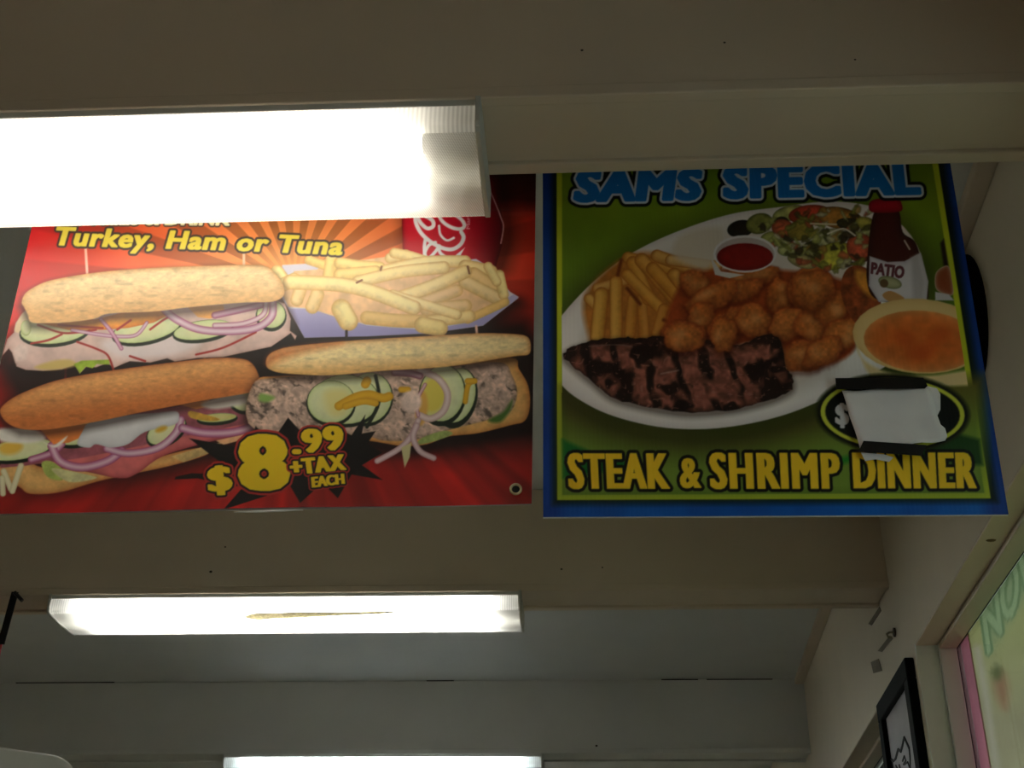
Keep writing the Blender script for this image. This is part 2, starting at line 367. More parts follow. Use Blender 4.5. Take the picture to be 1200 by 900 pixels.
class Print:
    def __init__(s, px, py):
        s.shape = px.shape; s.x = px.ravel(); s.y = py.ravel(); s.c = np.zeros((s.x.size, 3))
    def pick(s, e, pad):
        lo = e.reshape(-1, 2).min(0) - pad; hi = e.reshape(-1, 2).max(0) + pad
        return np.nonzero((s.x > lo[0]) & (s.x < hi[0]) & (s.y > lo[1]) & (s.y < hi[1]))[0]
    def sdf(s, i, e, closed=True):
        x = s.x[i]; y = s.y[i]; d2 = np.full(x.size, 1e12); ins = np.zeros(x.size, bool)
        for (ax, ay), (bx, by) in e:
            dx, dy = bx - ax, by - ay; L2 = dx * dx + dy * dy + 1e-12
            t = np.clip(((x - ax) * dx + (y - ay) * dy) / L2, 0, 1)
            np.minimum(d2, (x - ax - t * dx) ** 2 + (y - ay - t * dy) ** 2, out=d2)
            if closed and dy != 0:
                ins ^= ((ay > y) != (by > y)) & (x < dx * (y - ay) / dy + ax)
        d = np.sqrt(d2); return np.where(ins, -d, d) if closed else d
    def put(s, i, a, col):
        a = np.clip(a, 0, 1)[:, None]; s.c[i] = s.c[i] * (1 - a) + np.asarray(col, float) * a
    def edges(s, pts):
        p = np.asarray(pts, float); return np.stack([p, np.roll(p, -1, 0)], 1)
    def fill(s, pts, col, edge=None, ew=5, soft=.7, nz=0, ns=8, op=1, grow=0, vg=None, fn=None):
        """col inside, blending to edge colour within ew of the rim; nz mottling; vg=(y0,y1,colour) vertical blend"""
        e = s.edges(pts); i = s.pick(e, soft + grow + 1)
        if not i.size: return
        d = s.sdf(i, e) - grow; x, y = s.x[i], s.y[i]
        c = np.tile(np.array(col, float), (i.size, 1))
        if vg: c = c + (np.array(vg[2], float) - c) * np.clip((y - vg[0]) / (vg[1] - vg[0]), 0, 1)[:, None]
        if edge is not None: k = np.exp(np.minimum(d, 0) / ew)[:, None]; c = c * (1 - k) + np.array(edge, float) * k
        if nz: c = c * (1 + nz * (fbm(x, y, ns, len(pts)) * 2 - 1))[:, None]
        if fn: c = fn(x, y, d, c)
        s.put(i, op * np.clip(.5 - d / (2 * soft), 0, 1), c)
    def line(s, pts, wd, col, edge=None, op=1, soft=.7, nz=0, sm=True, taper=0):
        p = smooth(pts, 5, False) if sm and len(pts) > 2 else np.array(pts, float)
        e = np.stack([p[:-1], p[1:]], 1); i = s.pick(e, wd + 2); d = s.sdf(i, e, False) - wd / 2
        c = np.tile(np.array(col, float), (i.size, 1))
        if edge is not None: k = np.exp(np.minimum(d, 0) / max(1, wd / 5))[:, None]; c = c * (1 - k) + np.array(edge, float) * k
        if nz: c = c * (1 + nz * (fbm(s.x[i], s.y[i], 6) * 2 - 1))[:, None]
        s.put(i, op * np.clip(.5 - d / (2 * soft), 0, 1), c)
    def shade(s, pts, reach, op, dx=0, dy=0, col=(18, 6, 4)):
        e = s.edges(np.asarray(pts, float) + np.array([dx, dy])); i = s.pick(e, reach); d = s.sdf(i, e)
        s.put(i, op * np.clip(1 - d / reach, 0, 1) ** 1.5, col)
    def text(s, quad, body, layers, hx=0, sp=1):
        e = glyphs(body, sp)
        bl, br, tr, tl = [np.array(q, float) for q in quad]
        uu = e[..., 0:1]; vv = e[..., 1:2]
        q = (bl * (1 - uu) + br * uu) * (1 - vv) + (tl * (1 - uu) + tr * uu) * vv
        i = s.pick(q, max(g for g, _ in layers) + 2 + hx); d = s.sdf(i, q)
        if hx:
            for k in (-1, -.5, .5, 1): d = np.minimum(d, s.sdf(i, q + np.array([k * hx, 0])))
        for g, col in layers: s.put(i, np.clip(.5 - (d - g) / 1.1, 0, 1), col)
    def mesh(s, name, P, m, parent):
        h, w_ = s.shape
        me = bpy.data.meshes.new(name)
        q = np.arange(h * w_).reshape(h, w_)
        f = np.stack([q[:-1, :-1], q[:-1, 1:], q[1:, 1:], q[1:, :-1]], -1).reshape(-1, 4)
        me.vertices.add(h * w_); me.vertices.foreach_set('co', P.reshape(-1).astype(np.float32))
        me.loops.add(f.size); me.loops.foreach_set('vertex_index', f.reshape(-1).astype(np.int32))
        me.polygons.add(len(f)); me.polygons.foreach_set('loop_start', np.arange(0, f.size, 4, dtype=np.int32))
        me.update(calc_edges=True)
        c = np.clip(s.c / 255, 0, 1); c = np.where(c <= .04045, c / 12.92, ((c + .055) / 1.055) ** 2.4)
        a = me.color_attributes.new('print', 'FLOAT_COLOR', 'POINT')
        a.data.foreach_set('color', np.concatenate([c, np.ones((len(c), 1))], 1).astype(np.float32).reshape(-1))
        me.polygons.foreach_set('use_smooth', np.ones(len(f), bool))
        me.materials.append(m); o = bpy.data.objects.new(name, me); C.objects.link(o)
        o.parent = parent; o.matrix_parent_inverse = Matrix.Translation(parent.location).inverted()
        return o
_gc = {}
def raw_glyphs(body, sp=1):
    cu = bpy.data.curves.new('glyph', 'FONT'); cu.body = body; cu.space_character = sp; cu.resolution_u = 3; cu.fill_mode = 'FRONT'
    o = bpy.data.objects.new('glyph', cu); C.objects.link(o); bpy.context.view_layer.update()
    me = o.evaluated_get(bpy.context.evaluated_depsgraph_get()).to_mesh()
    cnt = {}
    for p in me.polygons:
        for k in p.edge_keys: cnt[k] = cnt.get(k, 0) + 1
    e = np.array([[me.vertices[a].co[:2], me.vertices[b].co[:2]] for (a, b), n in cnt.items() if n == 1], float)
    bpy.data.objects.remove(o); bpy.data.curves.remove(cu)
    return e
CAPH = None
def glyphs(body, sp=1):
    """outline edges of a word: u 0..1 over its width, v 0..1 from baseline to cap height"""
    global CAPH
    if CAPH is None: CAPH = raw_glyphs('H')[..., 1].max()
    e = raw_glyphs(body, sp); x0, x1 = e[..., 0].min(), e[..., 0].max()
    e = e.copy(); e[..., 0] = (e[..., 0] - x0) / (x1 - x0); e[..., 1] /= CAPH
    return e
def project(P):
    Q = (P.reshape(-1, 3) - np.array(CAM)) @ np.array(M)      # rows of M are world axes in camera space
    return (600 + F * Q[:, 0] / -Q[:, 2]).reshape(P.shape[:-1]), (450 - F * Q[:, 1] / -Q[:, 2]).reshape(P.shape[:-1])
def sheet(bl, br, tr, tl, step):
    """regular grid over a flat sheet in the place, and the print coordinates of its points"""
    bl, br, tr, tl = [np.array(v) for v in (bl, br, tr, tl)]
    nx = int(np.linalg.norm(br - bl) / step); nz = int(np.linalg.norm(tl - bl) / step)
    U, V = np.meshgrid(np.linspace(0, 1, nx), np.linspace(0, 1, nz)); U = U[..., None]; V = V[..., None]
    P = (bl * (1 - U) + br * U) * (1 - V) + (tl * (1 - U) + tr * U) * V
    return P, U[..., 0], V[..., 0]

STEP = .00095
# ------------------------------------------------------------------ sandwich banner (left)
def Z(sc, ox, oy, pts): return [(ox + a / sc, oy + b / sc) for a, b in pts]
YL = 1.492
ztop = ZB + .13
bl, br = at_y(-41, 602.5, YL), at_y(623, 590, YL)
tlx = at_y(39, 257, YL); trx = at_y(628, 206, YL)
def up_to(a, b, z): t = (z - a.z) / (b.z - a.z); return a + (b - a) * t
tl, tr = up_to(bl, tlx, ztop), up_to(br, trx, ztop)
PL, UL, VL = sheet(bl, br, tr, tl, STEP)
px, py = project(PL)
A = Print(px, py)
# sunburst ground
x, y = A.x, A.y
cx, cy = 345, 335
th = np.arctan2(y - cy, x - cx); r = np.hypot(x - cx, y - cy)
rays = np.clip((np.sin(th * 26 + .6) + .25) * 3, 0, 1) * np.clip((r - 15) / 60, 0, 1)
near = np.clip(1.05 - r / 300, 0, 1) ** .8 * np.clip((400 - y) / 80, 0, 1)
base = mixc((210, 32, 26), (242, 166, 92), near) * (1 - .30 * rays * (.35 + .65 * near))[:, None]
base *= (.86 + .3 * fbm(x, y, 90, 3))[:, None]
streak = vnoise(th * 40, r * 0 + 3, 1.3)
low = np.clip((y - 380) / 120, 0, 1)
base = base * (1 - .28 * low * streak)[:, None]
A.c = base
left_t = np.clip((150 - x) / 150, 0, 1) * np.clip((400 - y) / 60, 0, 1)
A.put(np.arange(x.size), .45 * left_t, (200, 45, 70))
# dark pools behind the food; the last paints in the lamp end's shadow
for p_, rch, o_ in (([(10, 430), (340, 400), (345, 420), (300, 470), (30, 470)], 45, .9), ([(310, 395), (610, 385), (625, 410), (625, 505), (520, 515), (420, 510), (300, 500)], 42, .93),
                    ([(0, 560), (60, 568), (230, 540), (300, 515), (200, 520), (0, 530)], 30, .8), ([(588, 200), (628, 200), (628, 235), (590, 232)], 26, .7)):
    A.shade(p_, rch, o_)
# drinks cup
cup = [(468, 150), (566, 150), (576, 205), (585, 238), (590, 263), (588, 288), (581, 312), (560, 330), (473, 330)]
A.shade(cup, 22, .55, 8, 0)
A.fill(cup, (205, 18, 44), (120, 8, 16), 3, fn=lambda x, y, d, c: c * (1.0 - .55 * np.clip((x - 545) / 45, 0, 1))[:, None])
A.line([(566, 205), (578, 232), (587, 255), (590, 266), (587, 285)], 1.3, (235, 200, 195))
wh = (238, 236, 238)
z5 = lambda p: Z(5, 450, 220, p)
A.line(z5([(235, 160), (282, 188), (288, 222), (255, 236), (218, 208), (190, 165), (186, 200), (215, 260), (270, 312), (340, 350), (400, 358), (448, 330), (466, 288), (452, 258)]), 4.8, wh)
e_ = ell(450 + 398 / 5, 220 + 190 / 5, 16, 7.5, 28); A.line(list(map(tuple, e_)) + [tuple(e_[0])], 4.4, wh)
A.line(z5([(322, 222), (330, 272), (368, 306), (408, 292)]), 3, wh)
A.line(z5([(243, 296), (236, 345), (240, 405)]), 4.2, wh)
A.line(z5([(300, 318), (262, 335), (238, 385), (262, 408), (300, 372), (322, 340)]), 4, wh)
A.line(z5([(322, 340), (330, 380), (385, 420)]), 4, wh)
A.fill(z5([(405, 425), (422, 390), (474, 348), (452, 388), (444, 420)]), wh)
A.text([(546.5, 268), (546.5, 230), (550.5, 230), (550.5, 268)][::-1], 'Marca Reg', [(.1, (230, 180, 185))])
# cardboard tray of chips
A.shade([(330, 345), (357, 396), (566, 381), (607, 349)], 18, .7, 0, 6)
A.fill([(331, 311), (362, 309), (400, 309), (470, 309), (520, 306), (558, 303), (572, 312), (598, 342), (608, 348), (566, 381), (500, 390), (357, 396), (327, 343)], (214, 210, 226))
A.fill([(329, 345), (340, 362), (365, 362), (395, 371), (430, 381), (500, 386), (545, 378), (602, 345), (608, 349), (566, 381), (500, 390), (430, 394), (357, 396)], (176, 172, 214), vg=(350, 396, (150, 146, 200)))
A.fill([(330, 343), (345, 318), (372, 316), (380, 304), (420, 305), (455, 300), (520, 303), (560, 306), (590, 325), (594, 345), (560, 370), (500, 384), (430, 380), (392, 371), (364, 362), (338, 360)], (232, 190, 140), nz=.14, ns=14)
fr_c, fr_e = (240, 222, 150), (206, 160, 92)
def fry(a, b, c_=None, wd=11, col=fr_c, bend=0, P_=None, e_=fr_e):
    mid = ((a[0] + b[0]) / 2 - bend * (b[1] - a[1]) / 60, (a[1] + b[1]) / 2 + bend * (b[0] - a[0]) / 60)
    (P_ or A).line([a, mid, b], wd, col, e_, nz=.09)
    ln = np.hypot(b[0] - a[0], b[1] - a[1]); dx, dy = (b[0] - a[0]) / ln, (b[1] - a[1]) / ln
    off = (dy * wd * .18, -dx * wd * .18)
    if off[1] > 0: off = (-off[0], -off[1])
    (P_ or A).line([(a[0] + off[0], a[1] + off[1]), (mid[0] + off[0], mid[1] + off[1]), (b[0] + off[0], b[1] + off[1])], wd * .42, tuple(min(255, v + 12) for v in col), op=.75, soft=2)
for a_, b_, w_, k_, c_ in (
    ((362, 305), (384, 312), 9, 0, (232, 196, 96)), ((390, 300), (385, 330), 13, 0, (236, 200, 104)), ((398, 308), (445, 313), 11, 1, (240, 214, 120)), ((398, 322), (440, 318), 12, 0, (238, 206, 112)),
    ((348, 352), (352, 340), 12, 0, (236, 200, 140)), ((366, 360), (372, 345), 13, 0, (232, 196, 132)),
    ((457, 302), (476, 298), 10, 0, (236, 214, 150)), ((462, 296), (500, 306), 10, -2, fr_c), ((452, 317), (545, 306), 12, -3, (244, 226, 158)), ((420, 330), (520, 313), 12, -2, (242, 222, 150)),
    ((545, 312), (575, 318), 13, 0, (238, 212, 140)), ((555, 322), (578, 338), 15, 0, (226, 176, 104)), ((545, 330), (588, 352), 13, 0, (230, 196, 140)), ((470, 348), (545, 318), 13, 1, (240, 216, 146)),
    ((480, 360), (535, 340), 12, 0, (226, 178, 124)), ((500, 362), (545, 358), 13, 0, (224, 176, 120)), ((585, 322), (590, 345), 10, 0, (240, 220, 140)), ((572, 312), (582, 330), 9, 0, (240, 222, 150)),
    ((548, 374), (592, 354), 8, 0, (226, 170, 70)), ((430, 372), (495, 376), 13, 1, (226, 176, 92)), ((505, 376), (550, 370), 12, 0, (236, 208, 130)), ((395, 334), (470, 352), 10, -3, (236, 214, 158)), ((460, 345), (535, 368), 10, 0, (240, 218, 150)),
    ((325, 318), (334, 330), 12, 0, (240, 222, 140)), ((332, 334), (345, 328), 13, 0, (242, 226, 150)), ((340, 331), (485, 360), 14, -4, (244, 228, 156)), ((495, 380), (515, 384), 16, 0, (236, 212, 120)), ((400, 362), (408, 376), 19, 0, (240, 226, 148))):
    fry(a_, b_, wd=w_ * 1.22, bend=k_, col=tuple(v * .55 + u_ * .45 for v, u_ in zip(c_, (244, 226, 170))))
for a_, b_ in (((424, 328), (418, 331)), ((548, 312), (550, 320)), ((446, 316), (447, 312))): A.line([a_, b_], 2.2, (120, 70, 40))
# cocktail sticks
for a_, b_, c_ in (((100, 290), (102, 323), (250, 190, 170)), ((286, 290), (286, 313), (244, 196, 160)), ((77, 418), (76, 447), (130, 20, 18)), ((237, 388), (240, 422), (214, 140, 60)), ((406, 388), (406, 402), (30, 14, 10)), ((558, 382), (559, 393), (232, 190, 170))):
    A.line([a_, b_], 3, c_)
BUNN = dict(nz=.16, ns=9)
def bun(pts, c_hi, c_lo, edge, y0, y1):
    A.shade(pts, 10, .55, 0, 5)
    def fn(x, y, d, c):
        t = (y - y0(x)) / (y1 - y0(0) if False else 1)
        return c
    A.fill(smooth(pts), c_hi, edge, 3, nz=.07, ns=7, fn=lambda x, y, d, c: (c * (1 - np.clip((y - y0(x)) / y1, 0, 1)[:, None]) + np.array(c_lo) * np.clip((y - y0(x)) / y1, 0, 1)[:, None]) * (1 + .10 * (fbm(x * .7, y * 1.4, 4, 9) * 2 - 1) - .10 * np.clip((vnoise(x * .5, y * 1.6, 7, 23) - .7) * 4, 0, 1))[:, None])
def cuke(cx, cy, rx, ry, rot=0, rim=(20, 34, 18), inn=(214, 222, 178), w_=3.5):
    A.fill(ell(cx, cy, rx, ry, rot), rim)
    A.fill(ell(cx, cy - w_ * .55, rx - w_ * .4, ry - w_ * .6, rot), inn, (190, 206, 140), 2.5, nz=.05)
    A.fill(ell(cx, cy - w_ * .6, rx * .55, ry * .5, rot), (222, 222, 170), soft=4, op=.6)
def onion(pts, wd=8, c1=(214, 190, 206), c2=(150, 60, 110)):
    A.line(pts, wd, c1, c2)
    A.line(pts, wd * .3, (232, 214, 226), op=.6, soft=1.5)
# --- sandwich A: pale roll, turkey
turkey = [(30, 362), (18, 378), (16, 389), (8, 397), (2, 417), (10, 408), (14, 413), (19, 429), (30, 433), (50, 434), (72, 432), (88, 426), (93, 437), (101, 429), (112, 430), (126, 425), (133, 431), (142, 427), (152, 423), (176, 425), (196, 420), (205, 424), (232, 420), (262, 419), (290, 413), (318, 407), (331, 398), (341, 391), (346, 399), (348, 394), (340, 388), (341, 374), (334, 356), (300, 345), (60, 360)]
A.shade(turkey, 10, .6, 2, 6)
A.fill(turkey, (212, 184, 178), (186, 150, 142), 2.5, nz=.12, ns=16)
A.fill(smooth([(120, 400), (160, 392), (215, 396), (235, 405), (200, 418), (150, 420), (128, 414)]), (226, 220, 226), soft=5, op=.7)
A.fill(smooth([(40, 430), (62, 422), (82, 421), (88, 428), (60, 433)]), (206, 182, 110), soft=2)
A.fill([(86, 426), (95, 422), (128, 421), (128, 427), (113, 426), (108, 431), (100, 429), (93, 437)], (150, 178, 56), nz=.2)
A.fill(smooth([(17, 388), (20, 376), (28, 365), (34, 374), (28, 388)]), (226, 204, 168), soft=1)
cuke(64, 388, 42, 18, -6); cuke(30, 384, 6, 9, 0, (160, 170, 120), (206, 214, 180), 1)
cuke(172, 387, 42, 17, -12); cuke(238, 389, 36, 13, -8); cuke(318, 371, 18, 18, 10)
A.fill([(45, 378), (70, 378), (95, 372), (112, 374), (150, 364), (188, 362), (196, 370), (180, 378), (150, 384), (120, 386), (80, 386)], (232, 160, 62), (206, 110, 40), 3, nz=.12)
A.fill([(220, 360), (262, 358), (264, 368), (246, 374), (232, 372)], (234, 170, 92), nz=.08)
for p_ in ([(44, 380), (70, 389), (90, 389), (112, 386)], [(68, 380), (92, 382), (120, 384)], [(36, 402), (56, 398), (72, 391)], [(90, 400), (112, 408), (126, 416), (133, 434)], [(137, 386), (153, 375)], [(176, 386), (190, 376), (197, 372)], [(152, 417), (170, 423)], [(230, 416), (262, 408), (300, 390)]):
    A.line(p_, 2.4, (164, 44, 40))
onion([(84, 386), (112, 391), (140, 394), (160, 392), (172, 378)], 4); onion([(118, 374), (130, 388), (142, 408)], 4.5, (206, 150, 180)); onion([(192, 362), (206, 374), (232, 386), (266, 389), (300, 385), (318, 372), (320, 356)], 9)
onion([(252, 370), (280, 364), (306, 358)], 8, (190, 140, 170), (140, 60, 100)); onion([(252, 382), (285, 380), (308, 370), (312, 356)], 6, (220, 200, 206))
A.fill([(14, 410), (24, 402), (34, 405), (30, 420), (18, 424)], (222, 200, 194), soft=2, nz=.1)
bunA = [(25, 354), (28, 345), (36, 338), (55, 329), (90, 322), (130, 317), (180, 314), (240, 312), (295, 311), (312, 313), (322, 320), (331, 332), (333, 346), (320, 354), (290, 355), (262, 357), (216, 361), (182, 365), (128, 367), (110, 373), (80, 377), (52, 378), (36, 377), (32, 368), (28, 360)]
bun(bunA, (238, 212, 164), (220, 172, 112), (198, 146, 90), lambda x: 332 - x * .045, 40)
# --- sandwich B: brown roll, ham
A.fill(smooth([(0, 545), (30, 540), (60, 548), (160, 540), (228, 526), (245, 532), (200, 546), (120, 562), (70, 576), (35, 578), (22, 570), (0, 560)]), (222, 178, 110), (190, 120, 60), 4, nz=.12)
A.fill([(200, 535), (235, 525), (262, 518), (250, 530), (215, 542)], (196, 168, 110), nz=.2)
A.fill([(252, 516), (290, 505), (310, 500), (300, 512), (262, 522)], (226, 178, 130), nz=.1)
ham = smooth([(40, 540), (80, 530), (160, 515), (250, 500), (310, 480), (314, 492), (290, 508), (240, 520), (190, 535), (160, 555), (140, 560), (100, 552)])
A.fill(ham, (206, 108, 108), (150, 60, 66), 3, nz=.16, ns=18)
A.fill([(0, 500), (50, 505), (120, 490), (250, 470), (306, 458), (314, 476), (300, 495), (200, 515), (100, 535), (30, 545), (0, 548)], (150, 80, 92), nz=.2, ns=10)
for p_ in ([(4, 552), (12, 572)], [(24, 545), (14, 575)], [(2, 560), (3, 578)]): A.line(p_, 7, (226, 222, 190), (190, 186, 140))
A.fill(smooth([(48, 542), (60, 540), (75, 552), (72, 562), (55, 558)]), (168, 186, 92), nz=.2); A.fill(smooth([(60, 548), (100, 555), (112, 560), (80, 564)]), (206, 206, 150), nz=.15)
cuke(22, 528, 40, 14, -10); A.fill(ell(12, 524, 14, 8, -10), (222, 180, 70), soft=3); cuke(92, 508, 34, 16, -10); cuke(195, 506, 26, 16, -30); cuke(255, 492, 24, 7, -4, inn=(206, 190, 100)); 
onion([(36, 538), (60, 530), (72, 520)], 8, (190, 130, 160)); onion([(60, 522), (70, 540), (95, 547), (125, 540), (142, 528)], 10, (206, 160, 186)); onion([(125, 525), (150, 531), (185, 525), (206, 508), (212, 492)], 9, (206, 176, 196)); onion([(214, 502), (240, 508), (275, 507), (300, 498), (312, 484)], 10, (200, 150, 178), (140, 56, 104))
A.fill([(46, 502), (102, 496), (94, 512), (80, 518), (62, 520)], (226, 130, 60), nz=.06)
A.fill(smooth([(0, 502), (40, 503), (52, 514), (30, 519), (0, 516)]), (224, 222, 216), soft=2, nz=.04)
A.fill(smooth([(50, 517), (62, 521), (78, 510), (74, 517), (64, 524)]), (230, 226, 220), soft=1)
A.fill(smooth([(96, 505), (106, 494), (150, 486), (180, 484), (206, 482), (210, 490), (204, 498), (170, 506), (150, 520), (130, 524), (112, 520), (104, 524), (90, 520)]), (222, 224, 228), (186, 190, 196), 4, nz=.05, ns=20)
A.fill([(212, 475), (245, 469), (250, 476), (230, 480)], (222, 140, 70)); A.fill(smooth([(222, 482), (240, 486), (258, 492), (246, 494), (224, 490)]), (206, 162, 60), nz=.2)
cuke(285, 472, 17, 14, 20); A.fill(smooth([(236, 474), (260, 465), (282, 462), (290, 472), (270, 478), (248, 480)]), (216, 212, 204), soft=2)
A.fill(smooth([(303, 456), (312, 462), (318, 474), (312, 492), (302, 484), (306, 470)]), (206, 140, 84), (170, 96, 50), 3)
A.fill(ell(189, 503, 7, 3, -20), (216, 170, 50), soft=2)
bunB = [(0, 484), (2, 476), (14, 466), (32, 457), (62, 446), (100, 438), (150, 431), (200, 425), (250, 420), (284, 421), (297, 428), (304, 442), (306, 455), (292, 461), (250, 468), (210, 475), (160, 484), (120, 492), (80, 499), (50, 503), (24, 502), (8, 495)]
bun(bunB, (224, 164, 102), (196, 114, 56), (160, 88, 42), lambda x: 462 - x * .13, 34)
# --- sandwich C: long roll, tuna
base_c = smooth([(300, 450), (325, 441), (420, 440), (520, 430), (598, 419), (608, 432), (619, 452), (621, 476), (615, 493), (598, 498), (560, 507), (524, 511), (500, 520), (470, 522), (430, 516), (300, 500)])
A.shade(base_c, 14, .7, 0, 6)
A.fill(base_c, (226, 178, 108), (190, 120, 56), 4, nz=.12)
def flake(x, y, c):
    a = x * .8 + y * .6 + 9 * fbm(x, y, 17, 21); b = y * .8 - x * .6 + 9 * fbm(x, y, 17, 27)
    return c * (.62 + .5 * fbm(a, b * 1.6, 9, 4) + .2 * vnoise(a, b, 3, 6))[:, None] * (1 - .5 * np.clip((fbm(a, b * 1.5, 11, 8) - .58) * 5, 0, 1))[:, None]
tuna = smooth([(296, 452), (330, 443), (420, 436), (520, 430), (585, 424), (600, 440), (606, 462), (596, 484), (570, 492), (530, 502), (490, 514), (450, 516), (420, 510), (300, 505)])
A.fill(tuna, (206, 176, 160), (170, 138, 116), 3, fn=lambda x, y, d, c: flake(x, y, c))
A.fill(smooth([(306, 462), (322, 466), (314, 472), (304, 470)]), (130, 170, 84), soft=2)
A.fill(smooth([(572, 492), (590, 482), (600, 468), (598, 480), (586, 494)]), (70, 110, 40), soft=2)
A.fill(smooth([(495, 512), (520, 504), (530, 508), (510, 516), (490, 520)]), (160, 178, 100), nz=.2)
for a_ in (cuke,):
    cuke(432, 468, 28, 32, 20); cuke(405, 470, 40, 31, 0); cuke(388, 473, 29, 27, -6)
    cuke(535, 466, 24, 36, 14, w_=6); cuke(518, 463, 28, 36, 8, w_=5)
A.line([(440, 440), (444, 470), (430, 500)], 4, (24, 34, 20)); A.fill(smooth([(380, 462), (396, 456), (410, 462), (404, 484), (388, 486)]), (222, 214, 140), soft=5)
for p_, w_ in (([(397, 476), (415, 466), (432, 462), (448, 466), (456, 464)], 10), ([(405, 476), (425, 470), (440, 472)], 8), ([(428, 450), (430, 446)], 10), ([(470, 456), (478, 456)], 7), ([(552, 447), (548, 452), (545, 470)], 6), ([(556, 446), (548, 446)], 7)):
    A.line(p_, w_, (226, 178, 40), (196, 140, 20))
A.fill(ell(508, 462, 15, 22, 10), (222, 206, 90), soft=4); A.fill(ell(494, 478, 7, 20, 5), (222, 170, 80), soft=2)
onion([(492, 434), (512, 442), (524, 460), (520, 480), (505, 490), (492, 486)], 8, (220, 200, 190), (186, 150, 150)); onion([(498, 450), (488, 470), (490, 486)], 4, (214, 180, 170)); 
A.fill(ell(482, 470, 12, 13), (220, 196, 186), soft=2, nz=.2)
onion([(462, 436), (480, 437), (492, 440)], 8, (170, 120, 140), (130, 70, 90))
onion([(490, 492), (482, 510), (468, 525), (442, 540)], 7, (214, 190, 190), (170, 130, 140)); onion([(488, 498), (484, 512), (492, 528), (508, 536)], 7, (214, 190, 190), (170, 130, 140)); A.fill([(470, 524), (482, 518), (480, 535), (474, 548)], (210, 204, 150))
bunC = [(312, 428), (314, 418), (324, 411), (345, 406), (400, 400), (450, 396), (500, 393), (560, 390), (600, 391), (617, 394), (622, 403), (620, 415), (606, 417), (585, 420), (540, 427), (500, 431), (450, 434), (400, 439), (370, 440), (332, 438), (317, 434)]
bun(bunC, (246, 224, 168), (224, 174, 104), (196, 128, 66), lambda x: 422 - (x - 312) * .05, 22)
A.fill(smooth([(313, 428), (316, 417), (330, 411), (360, 406), (400, 402), (360, 412), (330, 422)]), (190, 96, 44), soft=6, op=.75, nz=.2, ns=5)
# --- price burst and lettering
A.fill([(262, 598), (285, 572), (232, 561), (205, 562), (206, 559), (225, 555), (250, 556), (262, 545), (222, 514), (275, 524), (290, 532), (300, 500), (318, 520), (338, 490), (358, 512), (390, 500), (412, 510), (428, 486), (424, 508), (440, 505), (430, 520), (448, 530), (424, 545), (448, 562), (412, 556), (396, 584), (378, 566), (352, 590), (338, 566), (312, 582)], (12, 8, 8))
yel, redo, blk = (236, 202, 26), (178, 44, 40), (14, 8, 8)
tx = dict(layers=[(5.6, redo), (3.4, blk), (1.2, yel)])
for q, b_ in (([(247, 578), (270, 576), (267, 546), (245, 548)], '$'),):
    A.text([(247, 576.5), (271, 574), (268, 546), (245, 549)], '$', [(5.6, redo), (3.4, blk), (1.1, yel)], hx=1.8)
A.text([(287, 574), (335, 572), (330, 511), (284, 514)], '8', [(7.5, redo), (5, blk), (2.6, yel)], hx=4.5)
A.text([(345.5, 532), (402, 525.5), (398, 499), (343, 507)], '.99', [(5, redo), (3, blk), (1.0, yel)], hx=2.2, sp=1.15)
A.text([(343, 557), (404, 550), (401, 533), (341, 540)], '+TAX', [(4.6, redo), (2.8, blk), (.8, yel)], hx=1.5, sp=1.15)
A.text([(367, 571.5), (403, 566.5), (402, 555.5), (366, 560)], 'EACH', [(4, redo), (2.6, blk), (.5, yel)], hx=1)
lt = [(3.6, (74, 62, 58)), (1.1, (240, 222, 84))]
A.text([(62, 286), (399, 298), (404, 279), (68, 266)], 'Turkey, Ham or Tuna', lt, hx=.7, sp=1.1)
A.text([(66, 261.5), (268, 264), (272, 248.5), (70, 244)], 'W/ FRIES & DRINK', [(3, (90, 78, 66)), (1.2, (252, 246, 200))])
# printed crease across the top of the vinyl is real relief: a shallow fold
PW = PL.copy()
PW[..., 1] += .0022 * np.sin(UL * 9 + 1.3 * VL) * (.3 + .7 * (1 - VL)) - .0016 * np.exp(-((VL - .80 + .03 * UL) / .008) ** 2)
ban = thing('menu_banner', 'red vinyl sandwich banner with $8.99 price, hanging left behind the big light', 'banner', tuple((bl + br) / 2))
A.mesh('printed_face', PW, mat_print('vinyl_print', .33, .45), ban)
bm = bmesh.new(); prism(bm, [bl + Vector((0, .004, 0)), br + Vector((0, .004, 0)), tr + Vector((0, .004, 0)), tl + Vector((0, .004, 0))], (0, .0015, 0))
obj('backing', bm, mat('vinyl_back', (205, 200, 195), .5, .05), ban)
p = at_y(604.5, 573.5, YL - .0035)
bm = bmesh.new()
bmesh.ops.create_circle(bm, radius=.0001, segments=4, matrix=Matrix.Translation(p)); bm.clear()
rr = [(.0082, .0), (.0082, -.0014), (.0068, -.0022), (.0052, -.0014), (.0050, .0004)]
rings = [[bm.verts.new(p + Vector((a * math.cos(t), b, a * math.sin(t)))) for t in [2 * math.pi * k / 24 for k in range(24)]] for a, b in rr]
for r0, r1 in zip(rings, rings[1:]):
    for k in range(24): bm.faces.new((r0[k], r0[(k + 1) % 24], r1[(k + 1) % 24], r1[k]))
g = obj('grommet', bm, mat('brass_grommet', (190, 176, 140), .35, .1, 50, metal=.9), ban, smooth=True)
bm = bmesh.new(); prism(bm, [p + Vector((.0051 * math.cos(t), .0, .0051 * math.sin(t))) for t in [2 * math.pi * k / 16 for k in range(16)]], (0, .0008, 0))
obj('grommet_hole', bm, dark, g)
a, b, c_, d_ = at_y(272, 600, YL - .004), at_y(352, 596.5, YL - .004), at_y(352, 598, YL - .004), at_y(310, 597.3, YL - .004)
